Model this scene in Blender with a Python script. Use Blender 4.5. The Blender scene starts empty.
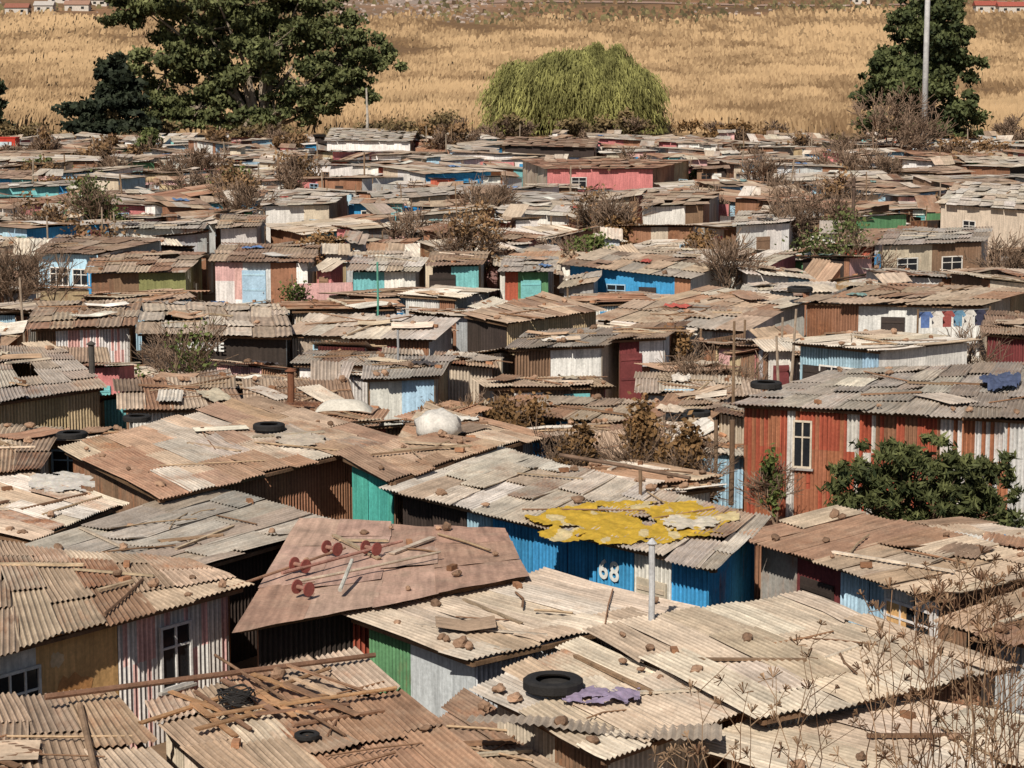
import bpy, math, random
import numpy as np
from mathutils import Vector, Matrix, noise
R=random.Random(11); NR=np.random.RandomState(5)
col=bpy.context.scene.collection
H=12.0; F=2200.0; PT=math.atan(334/F)
def ray(px,py):
    s,c=math.sin(PT),math.cos(PT); a=px-512; b=384-py
    return Vector((a, F*c+b*s, -F*s+b*c))
def P(px,py,z):
    d=ray(px,py); t=(z-H)/d.z; return Vector((d.x*t,d.y*t,z))
def PY(px,py,Y):
    d=ray(px,py); t=Y/d.y; return Vector((d.x*t,Y,H+d.z*t))
def proj(p):
    s,c=math.sin(PT),math.cos(PT); z=p[2]-H
    f=p[1]*c-z*s; u=p[1]*s+z*c
    return 512+F*p[0]/f, 384-F*u/f
YK=[-60,0,12,18,26,34,320,500,700,1000,1400,2600,3200]
ZK=[10.6,10.4,7.3,5.1,2.0,0,0,1.3,5.8,18.5,47,150,190]
def T(x,y):
    z=float(np.interp(y,YK,ZK))
    if y>340: z+= (noise.noise(Vector((x*.004,y*.004,3)))*.006)*(y-340)
    return z
def hit(px,py):
    d=ray(px,py).normalized(); t=30
    while t<3000:
        p=Vector((0,0,H))+d*t
        if p.z<T(p.x,p.y): return p
        t+=max(1,t*.004)
    return Vector((0,0,H))+d*t
# ---------------- materials
def mat(name, rough=.8, n1=1.5, lo=.7, hi=1.15, rust=False, bump=.0, bs=30, rnd=False, metal=0, spec=.3, tint=True, base=(.5,.5,.5)):
    m=bpy.data.materials.new(name); m.use_nodes=True; nt=m.node_tree; N=nt.nodes; L=nt.links
    b=N['Principled BSDF']; b.inputs['Roughness'].default_value=rough; b.inputs['Metallic'].default_value=metal
    b.inputs['Specular IOR Level'].default_value=spec
    geo=N.new('ShaderNodeNewGeometry')
    if tint:
        at=N.new('ShaderNodeAttribute'); at.attribute_name='tint'; c=at.outputs['Color']
    else:
        rg=N.new('ShaderNodeRGB'); rg.outputs[0].default_value=(*base,1); c=rg.outputs[0]
    def nz(scale,detail=6,vec=None,r=.6):
        n=N.new('ShaderNodeTexNoise'); n.inputs['Scale'].default_value=scale; n.inputs['Detail'].default_value=detail; n.inputs['Roughness'].default_value=r
        L.new(vec or geo.outputs['Position'],n.inputs['Vector']); return n.outputs['Fac']
    def mr(src,a,b_,c_,d):
        n=N.new('ShaderNodeMapRange'); L.new(src,n.inputs[0])
        for i,v in enumerate((a,b_,c_,d)): n.inputs[i+1].default_value=v
        return n.outputs[0]
    def mul(c,f):
        n=N.new('ShaderNodeVectorMath'); n.operation='SCALE'; L.new(c,n.inputs[0]); L.new(f,n.inputs['Scale']); return n.outputs[0]
    def mx(f,a,b_):
        n=N.new('ShaderNodeMix'); n.data_type='RGBA'; L.new(f,n.inputs[0])
        for v,i in ((a,6),(b_,7)):
            if isinstance(v,tuple): n.inputs[i].default_value=(*v,1)
            else: L.new(v,n.inputs[i])
        return n.outputs[2]
    if rust:
        uv=N.new('ShaderNodeUVMap'); mp=N.new('ShaderNodeMapping'); mp.inputs['Scale'].default_value=(7,.7,1) if rust=='dusty' else (11,.6,1); L.new(uv.outputs[0],mp.inputs[0])
        st=nz(1,5,mp.outputs[0]); big=nz(.9,8)
        s=N.new('ShaderNodeMath'); s.operation='MULTIPLY_ADD'; L.new(st,s.inputs[0]); s.inputs[1].default_value=.5 if rust=='dusty' else .7; L.new(big,s.inputs[2])
        a=N.new('ShaderNodeMath'); a.operation='ADD'; L.new(s.outputs[0],a.inputs[0]); L.new(at.outputs['Alpha'],a.inputs[1])
        f=mr(a.outputs[0],.95 if rust=='dusty' else 1.05,1.28 if rust=='dusty' else 1.36,0,.95)
        rc=mx(mr(nz(6,4),.35,.65,0,1),(.13,.05,.025),(.33,.15,.075))
        c=mx(f,c,rc)
        if rust=='dusty': c=mx(mr(nz(2.3,6),.48,.72,0,.45),c,(.42,.31,.22))
        f2=mr(st,.3,.62,.70,1.15); c=mul(c,f2)
    c=mul(c,mr(nz(n1,8),.3,.7,lo,hi))
    c=mul(c,mr(nz(14,4),.3,.7,.82,1.12))
    if rnd:
        oi=N.new('ShaderNodeObjectInfo'); c=mul(c,mr(oi.outputs['Random'],0,1,.55,1.35))
    L.new(c,b.inputs['Base Color'])
    if bump:
        bn=N.new('ShaderNodeBump'); bn.inputs['Strength'].default_value=bump; bn.inputs['Distance'].default_value=.03
        L.new(nz(bs,5),bn.inputs['Height']); L.new(bn.outputs[0],b.inputs['Normal'])
    return m
M=dict(metal=mat('sheet_metal',.75,1.2,.75,1.18,rust='dusty',bump=.3,bs=12,spec=.2),
 wall=mat('wall_metal',.75,1.2,.82,1.1,rust='clean',bump=.25,bs=12,spec=.2),
 paint=mat('painted_surface',.75,2,.7,1.1,bump=.25,bs=20),
 letter=mat('letter_paint',.8,6,.8,1.1,tint=False,base=(.74,.73,.68)),
 wood=mat('weathered_wood',.85,3,.6,1.2,bump=.4,bs=25,spec=.1),
 leaf=mat('foliage',.7,.5,.6,1.3,spec=.15),
 reed=mat('dry_reed',.9,.02,.85,1.1,spec=.05),
 cloth=mat('cloth',.9,3,.8,1.1,bump=.3,bs=18,spec=.1),
 terrain=mat('ground',.95,.35,.7,1.25,bump=.5,bs=3,spec=.05),
 glass=mat('window_glass',.12,2,.8,1.1,tint=False,base=(.02,.022,.025),spec=.5),
 rubber=mat('tyre_rubber',.8,4,.7,1.2,tint=False,base=(.022,.02,.019),bump=.4,bs=30),
 stone=mat('stone',.9,5,.7,1.2,tint=False,base=(.32,.20,.13),bump=.6,bs=20,rnd=True,spec=.1),
 brick=mat('fired_brick',.9,5,.7,1.2,tint=False,base=(.35,.18,.10),bump=.5,bs=20,rnd=True,spec=.1),
 twig=mat('dry_twig',.9,2,.7,1.2,spec=.1))
# ---------------- mesh builder
def tag(o,label=None,cat=None,group=None,kind=None):
    if label:o['label']=label
    if cat:o['category']=cat
    if group:o['group']=group
    if kind:o['kind']=kind
    return o
def empty(name,loc):
    o=bpy.data.objects.new(name,None); col.objects.link(o); o.location=loc; o.empty_display_size=.2; return o
class MB:
    def __init__(s): s.v=[];s.f=[];s.c=[];s.uv=[]
    def add(s,vs,fs,c,uv=None):
        b=len(s.v); s.v+=[tuple(v) for v in vs]; s.uv+=uv or [(v[0],v[2]) for v in vs]
        for i,f in enumerate(fs):
            s.f.append(tuple(b+k for k in f)); s.c.append(c[i] if isinstance(c,list) else c)
    def box(s,o,ax,x,y,z,c):
        vs=[o+ax[0]*a+ax[1]*b+ax[2]*d for d in z for b in y for a in x]
        s.add(vs,[(0,2,3,1),(4,5,7,6),(0,1,5,4),(2,6,7,3),(0,4,6,2),(1,3,7,5)],c)
    def tube(s,pts,rad,c,n=8,cap=True):
        rs=rad if isinstance(rad,(list,tuple)) else [rad]*len(pts); pts=[Vector(p) for p in pts]; vs=[];fs=[]
        for i,p in enumerate(pts):
            d=(pts[min(i+1,len(pts)-1)]-pts[max(i-1,0)]).normalized()
            a=d.cross(Vector((0,0,1)) if abs(d.z)<.9 else Vector((1,0,0))).normalized(); b=d.cross(a)
            for k in range(n):
                t=2*math.pi*k/n; vs.append(p+(a*math.cos(t)+b*math.sin(t))*rs[i])
        for i in range(len(pts)-1):
            for k in range(n): fs.append((i*n+k,i*n+(k+1)%n,(i+1)*n+(k+1)%n,(i+1)*n+k))
        if cap: fs+= [tuple(range(n))[::-1],tuple(range((len(pts)-1)*n,len(pts)*n))]
        s.add(vs,fs,c)
    def build(s,name,m,parent=None,base=None,smooth=False):
        base=Vector(base) if base is not None else Vector((0,0,0))
        me=bpy.data.meshes.new(name)
        me.from_pydata([(v[0]-base.x,v[1]-base.y,v[2]-base.z) for v in s.v],[],s.f)
        n=[len(f) for f in s.f]; C=np.array([c if len(c)==4 else (*c,0.) for c in s.c],dtype=np.float32)
        a=me.color_attributes.new('tint','FLOAT_COLOR','CORNER'); a.data.foreach_set('color',np.repeat(C,n,axis=0).ravel())
        u=me.uv_layers.new(name='UVMap'); idx=np.array([k for f in s.f for k in f],dtype=int); u.data.foreach_set('uv',np.array(s.uv,dtype=np.float32)[idx].ravel())
        me.materials.append(m)
        if smooth: me.polygons.foreach_set('use_smooth',[True]*len(me.polygons))
        o=bpy.data.objects.new(name,me); col.objects.link(o)
        if parent: o.parent=parent
        else: o.location=base
        return o
def quads(name,V,C,m,parent=None,base=(0,0,0)):
    V=np.asarray(V,dtype=np.float32)-np.array(base,dtype=np.float32); n=len(V); me=bpy.data.meshes.new(name)
    me.vertices.add(n*4); me.vertices.foreach_set('co',V.ravel()); me.loops.add(n*4); me.loops.foreach_set('vertex_index',np.arange(n*4))
    me.polygons.add(n); me.polygons.foreach_set('loop_start',np.arange(n)*4); me.polygons.foreach_set('loop_total',np.full(n,4)); me.update(calc_edges=True)
    a=me.color_attributes.new('tint','FLOAT_COLOR','CORNER'); C4=np.ones((n,4),dtype=np.float32); C4[:,:3]=C
    a.data.foreach_set('color',np.repeat(C4,4,axis=0).ravel()); me.materials.append(m)
    o=bpy.data.objects.new(name,me); col.objects.link(o)
    if parent: o.parent=parent
    else: o.location=base
    return o
UP=Vector((0,0,1))
# ---------------- shack machinery
PAL=dict(
 tan=[(.48,.355,.25),(.44,.325,.23),(.52,.41,.30),(.41,.295,.20),(.37,.22,.14)],
 light=[(.56,.46,.35),(.52,.42,.32),(.49,.385,.285),(.60,.51,.405),(.45,.345,.25),(.53,.455,.37)],
 grey=[(.45,.40,.335),(.42,.365,.305),(.50,.43,.36),(.39,.315,.25)],
 rust=[(.38,.20,.12),(.43,.265,.17),(.33,.17,.105),(.48,.345,.24)],
 brown=[(.36,.24,.165),(.42,.29,.20),(.31,.20,.135),(.46,.335,.235)],
 felt=[(.46,.29,.215),(.42,.26,.19),(.50,.33,.25),(.40,.24,.175)],
 pale=[(.64,.56,.455),(.57,.48,.375),(.61,.53,.44),(.50,.385,.285),(.68,.61,.52)],
 mix=[(.48,.355,.25),(.38,.22,.14),(.60,.51,.41),(.44,.375,.31),(.34,.22,.15),(.52,.41,.30),(.44,.29,.19),(.27,.19,.135)])
WC=dict(white=(.78,.74,.68),cream=(.60,.50,.38),pink=(.74,.44,.40),ochre=(.74,.43,.18),blue=(.06,.32,.60),lblue=(.40,.57,.68),teal=(.07,.33,.27),
 turq=(.20,.50,.50),green=(.12,.27,.13),olive=(.27,.26,.11),red=(.42,.105,.06),rust=(.34,.17,.10),grey=(.38,.36,.33),silver=(.52,.53,.52),dark=(.05,.036,.03),
 straw=(.54,.41,.24),brown=(.26,.16,.10),maroon=(.20,.05,.05),rose=(.60,.22,.21),orange=(.42,.17,.09))
def jit(c,a=.12,r=0.):
    k=1+R.uniform(-a,a); return (c[0]*k*(1+R.uniform(-.03,.03)),c[1]*k,c[2]*k*(1+R.uniform(-.04,.04)),r)
def sc(c,k): return (c[0]*k,c[1]*k,c[2]*k,c[3])
def bil(q,u,v): return (q[0]*(1-u)+q[1]*u)*(1-v)+(q[3]*(1-u)+q[2]*u)*v
def roof_mesh(q,pal,rust,axis,dist,messy=1.):
    mb=MB(); fn=(lambda u,v:bil(q,u,v)) if axis=='v' else (lambda u,v:bil(q,v,u))
    Lu=((fn(1,0)-fn(0,0)).length+(fn(1,1)-fn(0,1)).length)/2; Lv=((fn(0,1)-fn(0,0)).length+(fn(1,1)-fn(1,0)).length)/2
    near=dist<78; mid=dist<125
    pitch=.11 if near else .18; spp=4 if near else 2
    x=-R.uniform(0,.12)
    flat=pal=='felt'
    while x<Lu-.05:
        w=R.uniform(.7,1.0) if not flat else R.uniform(1.,1.5); x1=min(x+w,Lu)
        if Lu-x1<.3: x1=Lu+R.uniform(-.05,.1)
        y=-R.uniform(0,.28)
        k=0
        while y<Lv-.1:
            ln=R.uniform(1.5,3.4) if mid else R.uniform(1.2,3.4); y1=min(y+ln,Lv+R.uniform(-.1,.25))
            if Lv-y1<.6: y1=Lv+R.uniform(-.1,.25)
            c=jit(R.choice(PAL[pal]),.15 if not flat else .07,R.gauss(rust,.14)); sk=R.gauss(0,.045)*messy*(.4 if flat else 1); z0=.035+.02*R.random()+(.02 if k%2 else 0); tilt=.04*R.random()*(.4 if flat else 1)
            ww=x1-x+.07; nc=max(1,int(ww/pitch*spp)) if (mid and not flat) else (8 if flat else 2)
            nr=(5 if flat else 3) if near else 1
            vs=[];uv=[];ro=R.uniform(0,99); sag=R.uniform(-.03,.03)*messy*(.3 if flat else 1); amp=.022 if near else .026
            cur=R.uniform(.0,.1)*messy*(R.random()<.25)*(not flat); na=.02 if not flat else .03
            for j in range(nr+1):
                tt=j/nr; yy=y-.08+(y1-y+.08)*tt
                for i in range(nc+1):
                    s=i/nc; xx=x-.035+ww*s+sk*(tt-.5)*2
                    p=fn(xx/Lu,yy/Lv)
                    dz=0 if (flat or not mid) else amp*math.sin(2*math.pi*ww*s/pitch+ (0 if spp>2 else math.pi/2))
                    dz+=z0+tilt*(1-tt)+sag*math.sin(math.pi*tt)+(cur*s*s if j==0 else 0)+(na*noise.noise(Vector((xx*(2 if flat else 1.5),yy*(2 if flat else 1.5),ro))) if near else 0)
                    vs.append((p.x,p.y,p.z+dz)); uv.append((xx+ro,yy+ro))
            fs=[(j*(nc+1)+i,j*(nc+1)+i+1,(j+1)*(nc+1)+i+1,(j+1)*(nc+1)+i) for j in range(nr) for i in range(nc)]
            cs=c
            if near and not flat: cd=sc(c,.80); cl=sc(c,1.06); cs=[cd if math.sin(2*math.pi*ww*(i+.5)/nc/pitch)<0 else cl for j in range(nr) for i in range(nc)]  # valley dirt doubles as rib shading put into the tint, crests slightly lighter
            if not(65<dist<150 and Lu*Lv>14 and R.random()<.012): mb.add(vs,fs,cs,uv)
            y=y1; k+=1
        x=x1
    return mb
def wall_side(mb,p0,p1,n,segs,dist):
    L=(p1-p0).length; near=dist<95
    for (t0,t1,cn,rust,kind) in segs:
        a=t0
        while a<t1-1e-4:
            b=min(a+R.uniform(.8,1.3)/L,t1)
            if (t1-b)*L<.3: b=t1
            if kind=='p': b=t1
            pr=R.uniform(0,.02) if kind!='p' else 0
            w=(b-a)*L; nc=max(1,int(w/.105*4)) if (near and kind!='p') else 1
            base=WC[cn] if isinstance(cn,str) else WC[cn[0]]; c=jit(base,.12,R.gauss(rust,.1)); vs=[];uv=[];cs=[];ro=R.uniform(0,99)
            c2=jit(WC[cn[1]],.1,rust) if not isinstance(cn,str) else None; cc=c
            nr=3 if kind!='p' else 1
            zs=-.25 if kind=='p' else R.uniform(-.3,-.1)
            for j in range(nr+1):
                for i in range(nc+1):
                    s=a+(b-a)*i/nc; tp=p0.lerp(p1,s); off=pr+(.022*math.sin(2*math.pi*w*i/nc/.105) if nc>1 else 0)
                    z=zs+(tp.z-zs)*j/nr; vs.append((tp.x+n.x*off,tp.y+n.y*off,z)); uv.append((s*L+ro,z+ro))
            for j in range(nr):
                for i in range(nc):
                    if c2 and (i%4==0): cc=c if R.random()<.5 else c2
                    cs.append(sc(cc,.72) if (nc>1 and math.sin(2*math.pi*w*(i+.5)/nc/.105)<0) else cc)  # darker valley faces: dirt, plus rib shade painted in where frontal sun flattens them
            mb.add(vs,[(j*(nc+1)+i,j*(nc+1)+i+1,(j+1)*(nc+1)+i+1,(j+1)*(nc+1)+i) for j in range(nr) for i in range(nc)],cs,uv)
            a=b
def frame_window(root,base,o,d,n,w,h,cn,bars=1,curtain=None):
    c=jit(WC[cn],.05); mb=MB(); t=.05; ax=(d,n,UP)
    mb.box(o,ax,(-w/2,w/2),(.03,.08),(h/2-t,h/2),c); mb.box(o,ax,(-w/2,w/2),(.03,.08),(-h/2,-h/2+t),c)
    mb.box(o,ax,(-w/2,-w/2+t),(.03,.077),(-h/2+t,h/2-t),c); mb.box(o,ax,(w/2-t,w/2),(.03,.077),(-h/2+t,h/2-t),c)
    for k in range(bars):
        x=-w/2+w*(k+1)/(bars+1); mb.box(o,ax,(x-.018,x+.018),(.033,.071),(-h/2+t,h/2-t),c)
    if h>.7: mb.box(o,ax,(-w/2+t,w/2-t),(.035,.067),(-.018+h*.15,.018+h*.15),c)
    f=mb.build('window',M['paint'],root,base)
    g=MB(); g.box(o,ax,(-w/2+t,w/2-t),(.027,.04),(-h/2+t,h/2-t),(.1,.1,.1)); g.build('pane',M['glass'],f,base)
    s=MB(); s.box(o,ax,(-w/2-.05,w/2+.05),(.028,.12),(-h/2-.05,-h/2-.003),jit(WC['grey'])); s.build('sill',M['paint'],f,base)
    if curtain:
        g=MB(); g.box(o,ax,(-w/2+t,-w/2+w*.45),(.041,.05),(-h/2+t,h/2-t),jit(WC[curtain])); g.build('curtain',M['cloth'],f,base)
def door_part(root,base,o,d,n,w,h,cn):
    mb=MB(); ax=(d,n,UP); c=jit(WC[cn],.05); mb.box(o,ax,(-w/2,w/2),(.03,.07),(0,h),c)
    for zz in (h*.12,h*.55,h*.9): mb.box(o,ax,(-w/2+.03,w/2-.03),(.071,.09),(zz-.04,zz+.04),jit(WC[cn],.2))
    dr=mb.build('door',M['paint'],root,base); g=MB(); g.tube([o+d*(w*.4)+n*.09+UP*(h*.5),o+d*(w*.4)+n*.15+UP*(h*.5)],.025,WC['silver'],6); g.build('handle',M['paint'],dr,base)
PLACED=[]; SHACKS=[]; KEEP=[]
def shack(q,pal='mix',rust=.1,axis='v',walls=None,wins=(),doors=(),phrase=None,label=None,vis=12,cat='shack',inset=.22,name='shack'):
    ctr=(q[0]+q[1]+q[2]+q[3])/4; base=Vector((ctr.x,ctr.y,0)); dist=ctr.y
    root=empty(name,base); root['category']=cat
    messy=1 if dist<125 else 1.8
    if dist<65 and inset==.22: inset=.3
    if name!='shack': inset=.12
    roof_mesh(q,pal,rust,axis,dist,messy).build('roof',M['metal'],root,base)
    iq=[]
    for k in range(4):
        d1=(q[(k+1)%4]-q[k]).normalized(); d2=(q[k-1]-q[k]).normalized(); iq.append(q[k]+(d1+d2)*inset-UP*.03)
    walls=walls or {}
    far=dist>=125 or name!='shack'; mbw=MB()
    for k in range(4):
        p0,p1=iq[k],iq[(k+1)%4]; d=(p1-p0); d.z=0; d.normalize(); n=Vector((d.y,-d.x,0))
        segs=walls.get(k) 
        if not segs:
            base_c=R.choice(['rust','grey','brown','rust','straw','cream','white','silver']); segs=[];t=0
            while t<1:
                t2=min(1,t+R.uniform(.2,.6)); segs.append((t,t2,base_c if R.random()<.5 else R.choice(['rust','brown','grey','cream','straw','white']),R.uniform(0,.35),'c')); t=t2
        m_=mbw if far else MB()
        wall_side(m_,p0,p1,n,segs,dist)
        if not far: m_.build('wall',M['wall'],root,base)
        if n.y<.2:
            for (s,t,zc,w,h,cn,bars,cur) in wins:
                if s==k: 
                    o=p0.lerp(p1,t); o=Vector((o.x,o.y,zc)); frame_window(root,base,o,d,n,w,h,cn,bars,cur)
            for (s,t,w,h,cn) in doors:
                if s==k: 
                    o=p0.lerp(p1,t); o=Vector((o.x,o.y,0.02)); door_part(root,base,o,d,n,w,h,cn)
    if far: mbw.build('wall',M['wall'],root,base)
    elif dist<90:
        for k in ((0,1) if dist<70 else (0,)):
            a,b=q[k],q[(k+1)%4]; mb=MB(); d=(b-a).normalized(); n=Vector((d.y,-d.x,0)); mb.box(a-UP*.075,(d,n,UP),(.05,(b-a).length-.05),(-.12,-.05),(0,.07),jit((.2,.12,.07))); mb.build('eave_beam',M['wood'],root,base)
    if label: root['label']=label
    S=dict(root=root,q=q,iq=iq,c=ctr,phrase=phrase,dist=dist,pal=pal,wall=None); 
    if name=='shack': SHACKS.append(S)
    PLACED.append([Vector((p.x,p.y)) for p in q])
    if phrase:
        for i in range(7):
            for j in range(5):
                p=bil(q,.03+.94*i/6,.03+.94*j/4); KEEP.append((proj(p),p.y-.5))
        for k in range(4):
            a,b=q[k],q[(k+1)%4]; d=b-a
            if -d.x<0 and vis:
                for i in range(8):
                    x,y=proj(a.lerp(b,.03+.94*i/7))
                    for j in range(1,5): KEEP.append(((x,y+vis*j/4),a.lerp(b,i/7).y-.6))
    return S
def HS(phrase,label,px,z=2.3,**k):
    zz=z if isinstance(z,(tuple,list)) else (z,)*4
    return shack([P(a,b,c) for (a,b),c in zip(px,zz)],phrase=phrase,label=label,**k)
def wframe(S,side,t,z,off):
    p0,p1=S['iq'][side],S['iq'][(side+1)%4]; d=(p1-p0); d.z=0; d.normalize(); n=Vector((d.y,-d.x,0)); o=p0.lerp(p1,t); o.z=z; return o+n*off,d,n
def wall_text(S,side,t,z,size,txt,m,off=.045,lab=None):
    o,d,n=wframe(S,side,t,z,off)
    cu=bpy.data.curves.new('painted_letters','FONT'); cu.body=txt; cu.size=size; cu.extrude=.003; cu.space_character=1.15; cu.offset=.012; cu.align_x='CENTER'
    tmp=bpy.data.objects.new('painted_letters',cu); col.objects.link(tmp); bpy.context.view_layer.update()
    me=bpy.data.meshes.new_from_object(tmp.evaluated_get(bpy.context.evaluated_depsgraph_get())); bpy.data.objects.remove(tmp)
    lt=bpy.data.objects.new('painted_letters',me); col.objects.link(lt); me.materials.clear(); me.materials.append(m); lt.parent=S['root']
    mw=Matrix((d,UP,n)).transposed().to_4x4(); mw.translation=o-S['root'].location; lt.matrix_local=mw
    if lab: lt['label']=lab
c='c';p_='p'
ST={}
ST['ochre']=HS('ochre-walled shack','shack with ochre plaster wall, pink corrugated panels and white windows at the left edge',[(-70,672),(247,588),(190,562),(-70,540)],2.45,pal='tan',rust=.1,vis=105,axis='v',
  walls={0:[(0,.29,'white',-.6,p_),(.29,.575,'ochre',-.7,p_),(.575,1,('pink','white'),-.35,c)],1:[(0,1,('pink','rust'),.1,c)]},wins=[(0,.22,1.45,.95,1.15,'white',2,None),(0,.785,1.5,.75,1.15,'white',1,None)])
for (t_,z_,r_,c_) in [(.41,1.35,.55,(.56,.27,.10)),(.50,.9,.35,(.6,.3,.12)),(.36,2.0,.2,(.80,.58,.34))]:
    o,d,n=wframe(ST['ochre'],0,t_,z_,.006); mb=MB(); mb.add([o+d*(r_*(.8+.35*noise.noise(Vector((math.cos(a*.35)*2,math.sin(a*.35)*2,t_*9))))*math.cos(a*.35))+UP*(r_*.8*(.8+.5*noise.noise(Vector((math.cos(a*.35)*2,math.sin(a*.35)*2,t_*5))))*math.sin(a*.35)) for a in range(18)],[tuple(range(18))],c_); e=mb.build('plaster_patch',M['paint'],ST['ochre']['root'],ST['ochre']['root'].location)
ST['bl']=HS('bottom-left roof','tan corrugated roof cut off by the bottom left corner of the frame',[(-130,800),(190,800),(108,692),(-80,706)],2.2,pal='tan',rust=0,vis=0)
ST['plank']=HS('plank-strewn shack','shack whose corrugated roof is strewn with old planks and a black wire coil, bottom left',[(262,825),(540,815),(352,650),(146,706)],2.25,pal='tan',rust=.02,vis=0)
ST['felt']=HS('red-brown shack','shack with flattish dusty red-brown roof covered in poles and stones',[(240,630),(528,577),(505,532),(300,522)],2.3,pal='felt',rust=-.12,vis=32,walls={0:[(0,.35,'dark',0,c),(.35,1,'red',.1,c)]})
ST['c5']=HS('silver-walled shack','shack with tan diamond-shaped corrugated roof and silver and green walls at bottom centre',[(347,618),(472,664),(702,610),(545,576)],2.15,pal='light',rust=-.03,axis='u',vis=25,walls={0:[(0,.4,'green',.0,c),(.4,1,'silver',0,p_)],1:[(0,1,'silver',.0,c)]})
ST['tyre']=HS('big-tyre shack','shack with debris-covered corrugated roof carrying one big black tyre, bottom centre',[(478,692),(605,762),(742,712),(588,645)],2.2,pal='light',rust=.06,axis='u',vis=0)
ST['ln']=HS('low bottom-centre lean-to','low brown-roofed lean-to wedged between two bigger roofs at the bottom centre edge',[(425,735),(520,800),(600,778),(470,702)],1.55,pal='brown',rust=.08,axis='u',vis=0)
ST['big']=HS('broad tan roof','broad pale beige corrugated roof, behind the dry weeds',[(592,634),(762,722),(1008,670),(800,598)],2.3,pal='light',rust=-.12,axis='u',vis=0)
ST['br']=HS('weed-hidden roof','pale corrugated roof half hidden by dry weeds in the bottom right corner',[(700,750),(900,815),(1080,735),(860,692)],2.0,pal='light',rust=-.08,axis='u',vis=0)
ST['r7']=HS('yellow-curtained shack','shack with a yellow curtain in its window and pale blue wall panels on the right',[(745,538),(938,600),(1075,570),(840,508)],2.4,pal='tan',rust=.04,vis=55,
  walls={0:[(0,.22,'grey',.1,p_),(.22,.48,'maroon',0,p_),(.48,.72,'lblue',.05,c),(.72,1,'white',0,c)],1:[(0,1,'brown',.2,c)]},wins=[(0,.86,1.6,1.3,.9,'white',2,'ochre')],doors=[(0,.35,1.0,1.9,'dark')])
ST['r7b']=HS('thick-eaved brown shack','low brown shack with a thick board eave at the right edge',[(945,624),(1050,652),(1130,615),(1030,592)],2.4,pal='brown',rust=.1,vis=40,walls={0:[(0,.4,'dark',0,c),(.4,.8,'silver',0,c),(.8,1,'dark',0,c)]})
ST['blue']=HS('bright blue shack','bright blue walled shack with yellow tarpaulin on its long pale roof',[(388,490),(715,570),(768,520),(500,450)],2.45,pal='pale',rust=.05,axis='v',vis=68,
  walls={0:[(0,.24,'dark',0,c),(.24,.33,'lblue',.05,c),(.33,.79,'blue',-.1,c),(.79,.9,'white',.0,c),(.9,1,'blue',.05,c)],1:[(0,1,'blue',.1,c)]},doors=[(0,.845,.8,1.85,'cream')])  # near-black left end of the front stands in for the neighbouring roof's shadow
wall_text(ST['blue'],0,.715,1.66,.55,'68',M['letter'],lab='number 68 painted on the blue wall')
ST['teal']=HS('teal-walled shack','shack with teal corrugated end wall left of the bright blue shack',[(340,458),(392,483),(500,446),(440,436)],2.6,pal='brown',rust=.1,vis=65,axis='u',walls={0:[(0,1,'teal',-.15,c)],1:[(0,1,'brown',.1,c)]})
ST['s10']=HS('pale grey roof','smooth pale grey-tan corrugated roof with a few stones, left of the red-brown roof',[(12,553),(166,579),(346,526),(206,489)],2.2,pal='grey',rust=-.2,axis='v',vis=18,walls={1:[(0,1,'dark',0,c)]})  # wall coloured near-black to paint in the shade under the eave
ST['s11']=HS('rust-striped roof','rust-striped corrugated roof carrying a single tyre, on the left',[(62,451),(160,500),(405,441),(258,400)],2.4,pal='mix',rust=.1,axis='u',vis=28,walls={0:[(0,1,'brown',.2,c)],1:[(0,1,'rust',.2,c)]})
ST['s12']=HS('white-patched roof','low shack with white-patched roof and teal end wall at the left edge',[(-80,520),(30,543),(126,505),(20,472)],2.2,pal='pale',rust=.08,vis=14,axis='u',walls={1:[(0,1,'teal',0,c)]})
HS('narrow left-edge shack','narrow brown roofed shack at the left edge above the white-patched roof',[(-50,476),(40,470),(58,428),(-50,425)],2.3,pal='tan',rust=.1,vis=0)
ST['s13']=HS('straw-coloured shack','shack with straw-coloured corrugated wall and ribbed grey roof at the left edge',[(-60,412),(106,388),(62,350),(-60,345)],2.45,pal='grey',rust=.0,vis=36,walls={0:[(0,1,'straw',0,c)],1:[(0,1,'straw',.1,c)]})
ST['s14']=HS('white-bundle shack','brown roofed shack carrying a white plastic bundle, in the centre',[(400,442),(450,464),(545,436),(430,408)],2.3,pal='tan',rust=.1,vis=8,axis='u')
ST['red']=HS('rust-red shack','large rust-red corrugated shack with a white framed window behind the green bush',[(735,405),(1075,424),(1075,362),(830,372)],2.9,pal='grey',rust=.02,vis=104,inset=.18,
  walls={0:[(0,.14,('red','orange'),.06,c),(.14,.165,'white',.05,c),(.165,.33,('orange','red'),.1,c),(.33,.42,('white','red'),.05,c),(.42,.62,('red','rust'),.1,c),(.62,.83,('orange','white'),.12,c),(.83,1,'white',.05,c)],1:[(0,1,'white',0,c)],3:[(0,1,'brown',.2,c)]},wins=[(0,.19,1.95,.5,1.25,'cream',1,None)])
ST['wb']=HS('white-and-pale-blue house','white and pale blue house with flat pale roof on the right',[(790,343),(880,352),(978,342),(885,332)],2.6,pal='pale',rust=-.15,vis=46,
  walls={0:[(0,1,'lblue',-.15,c)],1:[(0,1,'white',-.4,p_)]},wins=[(0,.5,1.5,1.4,.95,'white',2,None)],doors=[(0,.2,.9,1.9,'dark'),(1,.45,2.2,1.9,'cream')],cat='house')
ST['lw']=HS('long white-walled shack','long white-walled shack beyond the white and pale blue house',[(800,303),(985,307),(1035,290),(850,283)],2.4,pal='tan',rust=.05,vis=28,walls={0:[(0,.3,'rust',.1,c),(.3,1,'white',-.3,p_)]},doors=[(0,.5,.9,1.9,'dark')])
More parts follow.
